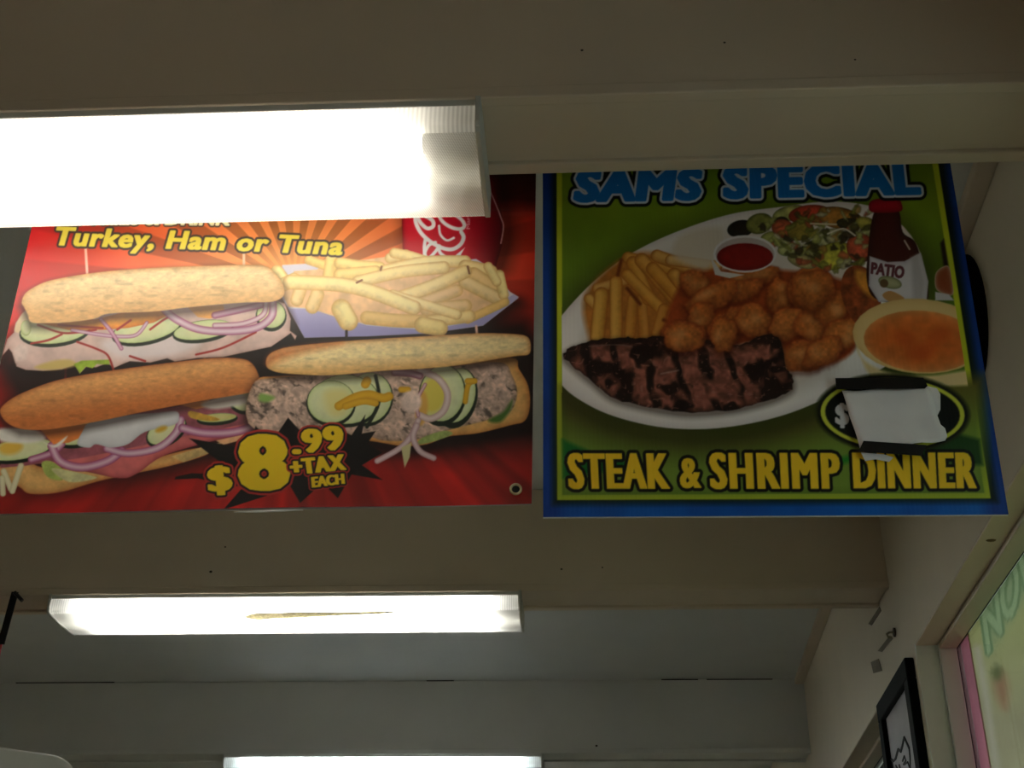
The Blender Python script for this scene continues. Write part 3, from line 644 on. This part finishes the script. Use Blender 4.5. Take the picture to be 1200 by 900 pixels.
bm = bmesh.new(); prism(bm, [at_y(274, 599.8, YL - .0045), at_y(300, 598.2, YL - .0045), at_y(330, 596.8, YL - .0045), at_y(355, 597.2, YL - .0045), at_y(330, 598.6, YL - .0045), at_y(300, 599.8, YL - .0045)], (0, .003, 0))
obj('curled_hem', bm, mat('white_hem', (235, 232, 228), .5), ban)
wood = mat('mounting_wood', (150, 120, 84), .6, .2, 30)
for xx in (bl.x + .15, br.x - .08):
    bm = bmesh.new(); box(bm, xx - .02, xx + .02, B1 + BW + .002, YL - .0025, ZB + .095, ZB + .125); obj('mounting_block', bm, wood, ban, .002)

# ------------------------------------------------------------------ steak and shrimp sign (right)
YR = 1.472
bl, br = at_y(636.5, 606, YR), at_y(1182, 603, YR)
tlx = at_y(636, 206, YR); trx = at_y(1115, 200, YR)
ztop = ZB + .12
tl, tr = up_to(bl, tlx, ztop), up_to(br, trx, ztop)
PR, UR, VR = sheet(bl, br, tr, tl, STEP)
px, py = project(PR)
R = Print(px, py); x, y = R.x, R.y
# blue border fading to near black inside, yellow line, green field
gx = np.minimum(UR, 1 - UR) * (br.x - bl.x); gz = VR * (tl.z - bl.z)
R.c = mixc((6, 96, 190), (8, 30, 110), np.clip(1 - np.minimum(UR, 1 - UR).ravel() * 16, 0, .55))
k = np.clip((fbm(x, y, 60, 2) - .35) * .6, 0, .4); R.put(np.arange(x.size), k, (20, 20, 90))
dk = [(647, 100), (648, 591), (1169, 588), (1092, 100)]
R.fill(dk, (8, 26, 14), soft=5)
R.fill([(652, 100), (653, 586), (1161, 584), (1085, 100)], (206, 214, 44), vg=(200, 560, (190, 200, 44)))
inn = [(658.5, 100), (659, 580), (1153.5, 577.5), (1078, 100)]
def gfield(x, y, d, c):
    c = mixc((132, 160, 30), (88, 118, 28), np.clip((y - 230) / 130, 0, 1))
    return c * (.92 + .16 * fbm(x, y, 50, 5))[:, None]
R.fill(inn, (90, 150, 30), fn=gfield)
R.fill([(659, 455), (720, 490), (860, 508), (1000, 470), (1153, 440), (1153.5, 577.5), (659, 580)], (118, 104, 40), soft=10, fn=lambda x, y, d, c: mixc((104, 88, 34), (124, 150, 54), np.clip((y - 470) / 70 + np.abs(x - 850) / 500 - .1, 0, 1)))
R.fill([(659, 515), (700, 533), (760, 545), (660, 560)], (20, 110, 40), soft=3); R.fill([(940, 545), (990, 535), (1040, 520), (1000, 540), (960, 552)], (40, 140, 40), soft=3)
R.fill([(1050, 520), (1110, 505), (1148, 515), (1152, 545), (1060, 540)], (30, 70, 24), soft=3)
# plate
plate = smooth([(659, 452), (640, 420), (648, 385), (680, 345), (720, 310), (760, 286), (810, 265), (860, 250), (910, 243), (980, 236), (1040, 250), (1080, 300), (1080, 380), (1050, 420), (1010, 445), (965, 468), (920, 486), (870, 498), (820, 503), (770, 500), (720, 488), (685, 472)])
i = R.pick(R.edges(inn), 0); inside = R.sdf(i, R.edges(inn)) < 0
keep = R.c.copy()
R.shade(plate, 40, .6, 0, 14, (40, 36, 10))
R.fill(plate, (250, 242, 238), (222, 210, 208), 6)
R.fill(smooth([(690, 430), (690, 385), (740, 320), (800, 284), (880, 262), (960, 262), (1010, 330), (980, 430), (900, 470), (800, 478), (720, 462)]), (224, 212, 204), soft=10)
A_ = A; A = R
fe, fc = (176, 96, 30), (226, 164, 66)
R.fill(smooth([(690, 395), (686, 345), (735, 300), (790, 300), (850, 320), (870, 350), (830, 400), (760, 402), (700, 404)]), (190, 116, 44), nz=.2, ns=12, soft=4)
for a_, b_, w_, c_ in (((700, 338), (735, 328), 12, (222, 170, 90)), ((690, 350), (700, 360), 12, (230, 180, 90)), ((736, 302), (795, 318), 14, (224, 160, 66)), ((770, 300), (850, 330), 15, (226, 170, 84)), ((786, 305), (840, 312), 13, (232, 190, 120)),
    ((700, 395), (705, 345), 17, (230, 176, 74)), ((722, 395), (722, 330), 15, (232, 176, 76)), ((738, 392), (742, 350), 13, (214, 146, 56)), ((755, 395), (752, 350), 12, (214, 146, 60)), ((742, 308), (760, 350), 16, (226, 162, 64)), ((752, 305), (800, 360), 17, (230, 166, 70)), ((765, 315), (815, 370), 16, (222, 156, 60)), ((790, 322), (812, 350), 16, (230, 170, 76)), ((735, 322), (790, 378), 14, (228, 164, 66)), ((770, 390), (778, 362), 13, (212, 142, 56)), ((800, 372), (830, 352), 15, (226, 162, 70))):
    fry(a_, b_, wd=w_, col=c_, P_=R, e_=fe)
for a_, b_ in (((735, 338), (750, 356)), ((728, 305), (724, 322)), ((778, 375), (788, 379)), ((804, 382), (815, 384))): R.line([a_, b_], 4, (120, 50, 16), soft=1.5)
def shrimp(cx, cy, rx, ry, rot, c=(224, 128, 58)):
    rs = np.random.RandomState(int(cx * 7 + cy))
    e = ell(cx, cy, rx, ry, rot, n=14); e = np.array([cx, cy]) + (e - [cx, cy]) * (1 + .26 * (rs.rand(14, 1) - .5))
    e = smooth(e, 4); e = e + rs.uniform(-.7, .7, e.shape)
    R.shade(e, 6, .42, 0, 3, (74, 18, 6))
    q = rs.uniform(-12, 12)
    def crumb(x, y, d, c):
        c = c * (.8 + .3 * fbm(x, y, 9, int(cx)) + .22 * (vnoise(x, y, 3, int(cy)) - .5))[:, None]
        lit = np.clip((cy - y) / ry * .5 + (cx - x) / rx * .2 + .35, 0, 1)[:, None]
        return c * (.82 + .24 * lit)
    R.fill(e, (c[0] + q, c[1] + q, c[2] + q * .6), (182, 84, 34), 4, soft=1.4, fn=crumb)
    for k in range(3):
        R.fill(ell(cx + rs.uniform(-.5, .5) * rx, cy + rs.uniform(-.5, .4) * ry, rs.uniform(.15, .35) * rx, rs.uniform(.15, .3) * ry, rot), (244, 176, 104), soft=4, op=.4)
R.fill(smooth([(800, 330), (850, 315), (950, 320), (1010, 340), (1012, 380), (990, 420), (930, 430), (900, 400), (830, 410), (780, 395)]), (170, 70, 28), nz=.2, soft=3)
for s_ in ((880, 322, 34, 11, -4), (868, 342, 30, 12, -18), (815, 332, 20, 16, 30), (835, 348, 34, 14, -25), (822, 372, 16, 18, 40), (802, 395, 28, 19, 0), (848, 390, 18, 22, 10), (866, 374, 20, 16, -20), (884, 376, 22, 20, 30), (913, 346, 15, 20, 0), (950, 340, 26, 28, 0), (925, 380, 24, 18, -10), (955, 382, 22, 22, 10), (975, 360, 20, 22, 30), (985, 392, 24, 20, -30), (940, 418, 30, 18, -6), (965, 412, 26, 15, -30)):
    shrimp(*s_)
R.fill(ell(918, 432, 4, 2), (240, 190, 150))
# salad, potato, ketchup cup
for c_, r_, col_ in (((868, 268), (16, 10), (40, 28, 16)), ((890, 262), (16, 12), (150, 150, 70)), ((905, 280), (14, 9), (190, 190, 100)), ((925, 250), (20, 9), (200, 196, 110)), ((915, 262), (10, 8), (60, 50, 26)), ((950, 252), (26, 12), (214, 76, 50)), ((918, 268), (14, 11), (206, 96, 60)),
                     ((985, 256), (28, 13), (196, 130, 56)), ((1000, 264), (20, 8), (70, 60, 30)), ((938, 270), (16, 12), (176, 150, 60)), ((960, 295), (22, 14), (80, 70, 36)), ((925, 292), (14, 8), (206, 206, 130)), ((975, 280), (18, 12), (210, 206, 150)), ((978, 300), (24, 16), (206, 196, 70)), ((1008, 290), (16, 18), (206, 90, 60)), ((940, 306), (18, 8), (206, 190, 120)), ((1000, 270), (8, 7), (226, 220, 180)), ((1014, 262), (12, 8), (206, 190, 80))):
    R.fill(ell(*c_, *r_, random.uniform(-20, 20)), col_, tuple(v * .55 for v in col_), 3, nz=.3, ns=8)
rs = np.random.RandomState(12)
for k in range(120):
    cx_, cy_ = rs.uniform(892, 1022), rs.uniform(244, 318)
    if cy_ > 268 + (cx_ - 892) * .6 + 12 or cy_ < 262 - (cx_ - 892) * .3: continue
    col_ = [(186, 186, 96), (206, 204, 130), (90, 84, 40), (60, 44, 24), (206, 96, 62), (214, 206, 160), (150, 150, 62), (190, 140, 64)][rs.randint(8)]
    e_ = ell(cx_, cy_, rs.uniform(3, 9), rs.uniform(2, 5), rs.uniform(-60, 60), n=9); e_ = e_ + rs.uniform(-1.6, 1.6, e_.shape)
    R.fill(smooth(e_, 3), col_, tuple(v * .6 for v in col_), 2, nz=.25, ns=6, soft=1.2, op=.85)
R.line([(970, 274), (988, 268), (1002, 276)], 2, (230, 220, 200)); R.line([(950, 262), (980, 263)], 2, (226, 210, 170))
shrimp(952, 338, 25, 24, 10)
R.fill(smooth([(992, 316), (1010, 312), (1030, 330), (1030, 372), (1012, 384), (996, 370), (985, 340)]), (150, 70, 34), nz=.4, ns=9); R.fill(smooth([(1004, 316), (1024, 325), (1030, 350), (1016, 345), (1004, 330)]), (226, 150, 56), soft=3, nz=.15)
R.fill([(832, 300), (845, 318), (872, 322), (855, 326), (838, 322)], (220, 210, 206)); R.fill(smooth([(800, 275), (845, 268), (838, 300), (825, 316), (790, 300)]), (222, 206, 186), soft=4, op=.8)
R.fill(ell(873, 297.5, 37, 22), (232, 226, 226)); R.fill(ell(873, 298, 34.5, 19.5), (196, 180, 176)); R.fill(ell(873, 301, 33, 16), (150, 24, 18), (120, 14, 12), 4, nz=.1)
# bottles
R.fill(smooth([(1021, 262), (1024, 250), (1028, 246), (1052, 246), (1058, 272), (1072, 283), (1080, 306), (1088, 340), (1080, 354), (1030, 352), (1016, 330), (1018, 285)]), (78, 26, 18), (44, 12, 10), 4)
R.fill(smooth([(1018, 242), (1024, 234), (1050, 232), (1057, 240), (1054, 248), (1024, 249)]), (190, 20, 40), (130, 10, 24), 4)
R.fill([(1019, 300), (1040, 307), (1060, 306), (1079, 296), (1088, 330), (1086, 352), (1030, 354), (1018, 335)], (228, 220, 224), (190, 180, 190), 3)
R.fill([(1068, 302), (1076, 298), (1084, 330), (1082, 352), (1070, 352)], (196, 186, 190), soft=3)
R.text([(1021, 320), (1058, 326), (1060, 313), (1022, 308)], 'PATIO', [(.9, (110, 50, 60))])
R.fill(ell(1043, 331, 14, 7, 14), (190, 186, 140), (110, 110, 70), 2); R.fill(ell(1036, 332, 5, 5), (110, 80, 50)); R.fill(smooth([(1034, 346), (1044, 341), (1060, 350), (1044, 354)]), (206, 150, 90))
R.line([(1060, 282), (1066, 292)], 2, (210, 190, 180)); R.fill([(1102, 285), (1106, 280), (1112, 315), (1106, 312)], (40, 20, 14), soft=1.5)
R.fill(smooth([(1096, 322), (1104, 313), (1113, 314), (1117, 345), (1098, 340)]), (150, 70, 40), (200, 180, 160), 2); R.fill([(1096, 342), (1112, 345), (1118, 352), (1096, 352)], (214, 206, 210))
# soup bowl
R.fill(ell(1078, 394, 79, 44, 4), (240, 206, 140), (226, 186, 120), 4)
R.fill(ell(1080, 400, 68, 36, 4), (222, 110, 44), (236, 150, 80), 8, nz=.16, ns=20)
for c_ in ((1060, 396), (1085, 410), (1100, 392), (1075, 415)): R.fill(ell(*c_, 14, 9, random.uniform(-40, 40)), (206, 84, 30), soft=5, op=.6)
R.fill(smooth([(1003, 400), (1010, 420), (1040, 436), (1090, 440), (1140, 434), (1150, 450), (1060, 452), (1020, 440)]), (232, 206, 150), soft=2)
# steak
steak = smooth([(660, 417), (668, 408), (678, 404), (700, 398), (732, 395), (745, 397), (770, 394), (785, 399), (797, 410), (806, 412), (820, 404), (830, 398), (838, 405), (856, 405), (875, 402), (890, 394), (905, 392), (915, 400), (920, 430), (927, 440), (928, 455), (910, 466), (880, 475), (850, 481), (810, 484), (780, 481), (745, 474), (716, 465), (695, 448), (675, 432)], 4)
R.shade(steak, 8, .5, 0, 3, (60, 40, 30))
def meat(x, y, d, c):
    wx = x + 14 * (fbm(x, y, 30, 1) - .5); wy = y + 14 * (fbm(x, y, 30, 2) - .5)
    g = .45 + .6 * fbm(wx * .8, wy * 1.3, 12, 6) + .35 * vnoise(wx, wy, 4, 7)
    c = c * g[:, None]
    t = np.sin((wx - (y - 430) * .25 + 22 * (fbm(x, y, 60, 3) - .5)) / 34 * 2 * math.pi)
    k = np.clip((t - .35) * 1.8, 0, .92) * np.clip((fbm(wx, wy, 26, 11) - .3) * 4, 0, 1)
    k = np.maximum(k, .9 * np.clip((fbm(wx, wy, 26, 14) - .56) * 8, 0, 1))
    k = np.maximum(k, .75 * np.clip((404 + 6 * fbm(x, y, 15, 3) - y) / 5, 0, 1))
    c = c * (1 - k)[:, None] + np.array((24, 11, 7)) * k[:, None]
    h = np.clip((vnoise(wx * 1.2, wy * 2, 5, 19) - .8) * 4, 0, .5)[:, None]
    return c * (1 - h) + np.array((176, 120, 104)) * h
rj = np.random.RandomState(3); steak = steak + rj.uniform(-1.3, 1.3, steak.shape)
R.fill(steak, (158, 92, 74), (60, 30, 20), 3, fn=meat)
R.line([(690, 406), (720, 404), (740, 406)], 1.5, (150, 120, 110), op=.5); R.line([(775, 438), (795, 434)], 2, (190, 160, 150), op=.5)
for q_ in ((802, 395, 24, 18, 0), (848, 392, 16, 20, 10)): shrimp(*q_)
# oval price badge
R.fill(ell(1046, 484.5, 91, 47, 2, n=48), (40, 44, 16), soft=2, op=.9)
R.fill(ell(1046, 484.5, 88, 44.5, 2, n=48), (16, 16, 8)); R.fill(ell(1046, 484.5, 84.5, 41.5, 2, n=48), (210, 214, 70)); R.fill(ell(1046, 484.5, 79, 37, 2, n=48), (10, 12, 8), soft=1)
R.text([(980, 496), (994, 497), (993, 474), (980, 474)], '$', [(1.5, (226, 220, 218))])
R.text([(1070, 496), (1100, 496), (1098, 460), (1070, 460)], '9', [(3, (226, 220, 218))])
A = A_
# headline and footer
bl_ = [(8.6, (8, 12, 10)), (5.2, (226, 230, 240)), (2.4, (28, 128, 214))]
R.text([(675, 235), (817, 232.5), (821, 200), (680, 201)], 'SAMS', bl_, hx=1.6, sp=1.08)
R.text([(851, 231), (1076, 226), (1072, 192), (851, 197)], 'SPECIAL', bl_, hx=1.6, sp=1.12)
fl = [(5.4, (12, 6, 8)), (1.9, (255, 208, 40))]
for b_, x0, x1, y0, y1 in (('STEAK', 667, 782.5, 532, 572), ('&', 797, 820, 537, 571), ('SHRIMP', 833, 983, 531.5, 572), ('DINNER', 1001, 1142, 531, 571.5)):
    sl = lambda xx: (xx - 636) / 546 * .155
    R.text([(x0 + 2, y1), (x1, y1), (x1 - 2, y0), (x0, y0)], b_, [(4.6, fl[0][1]), (.9, fl[1][1])], hx=1.9 if b_ != '&' else 1.2, sp=1.16)
# restore everything outside the green field
m = R.sdf(i, R.edges(inn)); oi = np.setdiff1d(np.arange(x.size), i[m < 1.0]); R.c[oi] = keep[oi]
sgn = thing('menu_sign', 'blue bordered steak and shrimp dinner sign headed SAMS SPECIAL, hanging at right', 'sign', tuple((bl + br) / 2))
R.mesh('printed_face', PR, mat_print('panel_print', .45, .3, 55), sgn)
bm = bmesh.new(); o4 = Vector((0, .0006, 0)); prism(bm, [bl + o4, br + o4, tr + o4, tl + o4], (0, .004, 0))
obj('corrugated_panel', bm, mat('white_corrugated_plastic', (225, 225, 222), .5, .04), sgn)
for xx in (bl.x + .1, br.x - .12):
    bm = bmesh.new(); box(bm, xx - .02, xx + .02, B1 + BW + .002, YR - .0002, ZB + .085, ZB + .115); obj('mounting_block', bm, wood, sgn, .002)
# folded paper taped over the price
pap = thing('price_cover', 'crumpled white paper slip taped over the price on the steak sign', 'paper', tuple(at_y(1045, 490, YR - .004)))
quad = [np.array(at_y(*q, YR - .0035)) for q in ((1008, 529), (1106, 519), (1088, 455), (986, 460))]
bm = bmesh.new(); n = 14; vs = []
for j in range(n + 1):
    for i_ in range(n + 1):
        a_, b_ = i_ / n, j / n
        p_ = (quad[0] * (1 - a_) + quad[1] * a_) * (1 - b_) + (quad[3] * (1 - a_) + quad[2] * a_) * b_
        p_[1] -= .003 * abs(math.sin(7 * a_ + 5 * b_)) + .004 * float(vnoise(a_ * 4, b_ * 4, 1.3, 5)) + .004 * math.exp(-((a_ - .45 - .25 * (1 - b_)) / .12) ** 2) * (1 - b_) + .012 * max(0, a_ - .8) * (1 - b_)
        if i_ == n and j in (1, 2, 3): p_[0] += .004
        vs.append(bm.verts.new(p_))
for j in range(n):
    for i_ in range(n): bm.faces.new([vs[j * (n + 1) + i_], vs[j * (n + 1) + i_ + 1], vs[(j + 1) * (n + 1) + i_ + 1], vs[(j + 1) * (n + 1) + i_]])
o = obj('paper', bm, mat('white_paper', (232, 226, 226), .7, .05, 30), pap, smooth=True)
md = o.modifiers.new('thickness', 'SOLIDIFY'); md.thickness = .0006; md.offset = 0
bm = bmesh.new(); prism(bm, [at_y(*q, YR - .0062) for q in ((1085, 452), (1098, 455), (1102, 462), (1102, 480), (1098, 488), (1092, 478))], (0, .0008, 0))
obj('folded_corner', bm, MATS['white_paper'], pap)
bm = bmesh.new(); prism(bm, [at_y(*q, YR - .006) for q in ((1009, 530), (1036, 532.5), (1047, 536), (1042, 541), (1026, 538), (1014, 540))], (0, .0008, 0))
obj('torn_edge', bm, MATS['white_paper'], pap)
tapem = mat('black_tape', (14, 12, 12), .35, .2, 40)
for q in ([(979, 443), (1082, 442.5), (1087, 452), (1084, 455), (980, 456)], [(1012, 516.5), (1086, 521.5), (1080, 534), (1006, 529)]):
    bm = bmesh.new(); prism(bm, [at_y(*v, YR - .0115) for v in q], (0, .0006, 0)); obj('tape', bm, tapem, pap)

# ------------------------------------------------------------------ things on the right wall
# round black loudspeaker high on the wall, mostly behind the steak sign
c0 = on_wall(1128, 350)
ct = WT @ Vector((0, c0.y, ZC - .142))
spk = thing('wall_speaker', 'black rounded fixture high on the right wall, half hidden behind the steak sign', 'speaker', tuple(ct))
def lathe(name, prof, m_, parent, sc=(1, 1)):
    bm = bmesh.new(); rs = []
    for rad, off in prof:
        rs.append([bm.verts.new(ct + nrm * off + u * (rad * math.cos(t) * sc[0]) + Vector((0, 0, rad * math.sin(t) * sc[1]))) for t in [2 * math.pi * k / 40 for k in range(40)]])
    for r0, r1 in zip(rs, rs[1:]):
        for k in range(40): bm.faces.new((r0[k], r0[(k + 1) % 40], r1[(k + 1) % 40], r1[k]))
    bm.faces.new(rs[-1]); return obj(name, bm, m_, parent, smooth=True)
spm = mat('black_cloth', (9, 9, 8), .95, .2, 200, spec=.1)
lathe('shell', [(.135, 0), (.135, .02), (.128, .04), (.115, .05)], spm, spk)
lathe('grille', [(.114, .049), (.10, .056), (.06, .062), (.01, .064)], mat('black_grille', (6, 6, 6), .9, .3, 300, spec=.1), spk)
# framed picture on the pier
f1, f0 = s1 + .045, s1 + .045 + .43
zt = on_wall(1060, 769, .022).z
FR = .048
fzt, fzb = zt, zt - .62
pic = thing('picture_frame', 'black framed picture with a sketched crown on the wall between the windows', 'picture', tuple(WT @ Vector((0, (f0 + f1) / 2, fzb))))
blackw = mat('black_frame_wood', (10, 10, 10), .7, .15, 30, spec=.12)
for nm, a_, b_, c_, d_ in (('frame_rail', f1, f0, fzt - FR, fzt), ('frame_rail', f1, f0, fzb, fzb + FR), ('frame_stile', f1, f1 + FR, fzb + FR, fzt - FR), ('frame_stile', f0 - FR, f0, fzb + FR, fzt - FR)):
    bm = bmesh.new(); box(bm, 0, .022, a_, b_, c_, d_, WT); obj(nm, bm, blackw, pic, .003)
bm = bmesh.new(); box(bm, .002, .009, f1 + FR, f0 - FR, fzb + FR, fzt - FR, WT); pp = obj('paper', bm, mat('grey_paper', (178, 176, 180), .6, .12, 14), pic)
ink = mat('ink', (14, 14, 14), .6)
def sketch(pxs, wd):
    bm = bmesh.new(); tube(bm, [WT @ Vector((.0095, on_wall(a, b, .0095).y, on_wall(a, b, .0095).z)) for a, b in pxs], wd, 5); obj('ink_line', bm, ink, pp)
sketch([(1045, 890), (1047, 892), (1050, 889), (1053, 878), (1056, 881), (1058, 874), (1060, 864), (1066, 877)], .0035)
for l_ in ([(1046, 893), (1047, 900), (1048, 910)], [(1066, 878), (1067, 890), (1067, 905)], [(1058, 892), (1060, 886), (1062, 891), (1059, 896)], [(1060, 896), (1064, 893), (1066, 899)], [(1050, 897), (1053, 903)], [(1054, 896), (1056, 904)]):
    sketch(l_, .0025)
# posters behind the window glass
Gn = -.0965
def wpt(px_, py_): l = on_wall(px_, py_, Gn); return l
ws0, ws1 = s1a + .05, wpt(1140, 780).y
wsg = thing('window_sign', 'faded yellow green sign seen from behind the near window glass', 'sign', tuple(WT @ Vector((Gn, ws1 - .4, zs + .03))))
zl = zs + .03
bl = WT @ Vector((Gn, ws1, zl)); br = WT @ Vector((Gn, ws0 + .3, zl)); tr = WT @ Vector((Gn, ws0 + .3, ZH - .0065)); tl = WT @ Vector((Gn, ws1, ZH - .0065))
PW, UW, VW = sheet(bl, br, tr, tl, .006)
px, py = project(PW); Wp = Print(px, py); x, y = Wp.x, Wp.y
Wp.c = mixc((182, 172, 116), (176, 158, 124), np.clip((y - 740) / 110, 0, 1)) * (.9 + .2 * fbm(x, y, 60, 3))[:, None]
Wp.fill([(1148, 690), (1200, 612), (1260, 520), (1260, 640), (1200, 700), (1160, 760)], (160, 168, 126), soft=10)
Wp.text([(1158, 766), (1222, 660), (1220, 600), (1150, 712)], 'NOW', [(4, (126, 144, 102)), (1, (170, 180, 136))])
Wp.fill(smooth([(1165, 800), (1172, 785), (1180, 800), (1180, 830), (1172, 825)]), (170, 120, 90), soft=6); Wp.fill(ell(1168, 788, 6, 9), (110, 110, 70), soft=5)
Wp.line([(1145, 760), (1155, 815), (1168, 900)], 7, (200, 180, 160), soft=4)
mp = mat_print('sign_back', .5, .3, trans=.4); Wp.mesh('sheet', PW, mp, wsg)
bm = bmesh.new(); prism(bm, [WT @ Vector((Gn - .001, a_, b_)) for a_, b_ in ((s1 - .007, zl), (ws1 - .01, zl), (ws1 - .01, ZH - .0065), (s1 - .007, ZH - .0065))], nrm * -.002)
pk = mat('pink_poster', (214, 164, 174), .3, .22, 5); see_through(pk, pk.node_tree.nodes['Principled BSDF'].inputs['Base Color'].links[0].from_socket, .7)
tag(obj('window_poster', bm, pk), 'pink poster strip behind the near window beside the white jamb', 'poster')
bm = bmesh.new(); box(bm, -.112, -.108, s2a + .01, s2b - .01, zs + .03, ZH - .01, WT)  # added panel, blocks the sky so the far window stays dark
tag(obj('added_dark_panel', bm, mat('dark_panel_face', (46, 44, 40), .8, .2, 30)), 'added dark panel keeping the bright sky out of the far window', 'shade')
# rusty hook and old tape scraps
hk = on_wall(1049, 741); hp = WT @ Vector((0, hk.y, hk.z))
hook = thing('wall_hook', 'small rusty hook screwed to the right wall above the framed picture', 'hook', tuple(hp))
rust = mat('rusty_metal', (84, 66, 40), .5, .5, 200, metal=.5)
bm = bmesh.new(); prism(bm, [hp + u * (.014 * math.cos(t)) + Vector((0, 0, .012 * math.sin(t))) for t in [k * .7854 for k in range(8)]], nrm * .004); obj('plate', bm, rust, hook)
bm = bmesh.new(); tube(bm, [hp + nrm * .003, hp + nrm * .014, hp + nrm * .022 + Vector((0, 0, -.006)) - u * .006, hp + nrm * .02 + Vector((0, 0, -.016)) - u * .01, hp + nrm * .011 + Vector((0, 0, -.016)) - u * .012], .0028, 8); obj('hook_arm', bm, mat('worn_metal', (160, 150, 120), .35, .3, 150, metal=.8), hook)
tp = mat('old_tape', (126, 112, 84), .5, .2, 40)
for q, l_ in (([(1031, 711), (1033, 716), (1022, 733), (1018, 731)], 'short brown tape scrap on the right wall under the beam end'), ([(1043, 745), (1047, 748), (1034, 764), (1029, 763)], 'short brown tape scrap below the rusty hook'), ([(1021, 776), (1030, 772), (1034, 786), (1024, 789)], 'square brown tape scrap on the wall above the framed picture')):
    bm = bmesh.new(); prism(bm, [WT @ (on_wall(a_, b_) + Vector((.0002, 0, 0))) for a_, b_ in q], nrm * .0012); tag(obj('tape_scrap', bm, tp), l_, 'tape', 'old tape scraps on the right wall')
# dried glue blob on the window head
gp = on_wall(1149, 637); bm = bmesh.new()
bmesh.ops.create_icosphere(bm, subdivisions=2, radius=.006, matrix=Matrix.Translation(WT @ Vector((-.02, gp.y, ZH - .006))) @ Matrix.Diagonal((1.6, 1, .5, 1)))
tag(obj('putty_blob', bm, mat('brown_putty', (120, 96, 64), .8, .4, 90), smooth=True), 'small brown putty blob stuck under the near window head', 'putty')

# ------------------------------------------------------------------ left edge: strapped red banner, and the cabinet corner
sy = B2 + .03
top = at_z(18, 694, ZB - .001); e1 = at_y(5, 742, top.y); e2 = at_y(-2, 790, top.y)
rb = thing('strapped_banner', 'red banner edge hanging by a black strap at the far left', 'banner', tuple(e1))
bm = bmesh.new(); prism(bm, [e1 + Vector((0, 0, 0)), e1 + Vector((-.5, 0, .0)), e1 + Vector((-.5, 0, -.42)), e1 + Vector((.0, 0, -.42))], (0, .003, 0))
obj('sheet', bm, mat('red_vinyl', (190, 70, 64), .4, .15, 8), rb)
bm = bmesh.new(); d_ = (e1 - top).normalized(); sd = Vector((d_.z, 0, -d_.x)) * .009
prism(bm, [top - sd, top + sd, e1 + sd + d_ * .03, e1 - sd + d_ * .03], (0, -.003, 0)); obj('strap', bm, tapem, rb)
q1, q2 = at_y(17, 694, top.y - .004), at_y(26, 704, top.y - .004)
bm = bmesh.new(); tube(bm, [q1, q2], .005, 8); obj('strap_end', bm, tapem, rb)
# tall pale cabinet
za = CAM.z + .545
c1 = at_z(-10, 873.5, za); c2 = at_z(92, 889, za)
dirv = (c2 - c1); dirv.z = 0; ln = dirv.length; dv = dirv.normalized(); nv = Vector((-dv.y, dv.x, 0))
cab = thing('tall_cabinet', 'pale grey rounded cabinet top peeking in at the lower left corner', 'cabinet', (c2.x, c2.y, 0))
rad = .035; W_ = .7
out = [(-W_, .06), (-W_, za)]
out += [(-rad * 1.4 + rad * 1.4 * math.sin(t), za - rad + rad * math.cos(t)) for t in np.linspace(0, math.pi / 2, 8)] + [(0, .06)]
bm = bmesh.new(); prism(bm, [Vector((c2.x, c2.y, 0)) + dv * a_ + Vector((0, 0, b_)) for a_, b_ in out], nv * .45)
obj('body', bm, mat('pale_grey_enamel', (205, 206, 204), .4, .05, 5), cab, .004)
bm = bmesh.new(); prism(bm, [Vector((c2.x, c2.y, 0)) + dv * a_ + nv * b_ for a_, b_ in ((-W_ + .03, .02), (-.03, .02), (-.03, .43), (-W_ + .03, .43))], (0, 0, .06))
obj('plinth', bm, mat('black_plinth', (20, 20, 20), .6), cab)
bm = bmesh.new(); prism(bm, [Vector((c2.x, c2.y, 0)) + dv * a_ + Vector((0, 0, b_)) + nv * -.003 for a_, b_ in ((-W_ + .05, .15), (-.07, .15), (-.07, za - .12), (-W_ + .05, za - .12))], nv * .003)
obj('door', bm, MATS['pale_grey_enamel'], cab)
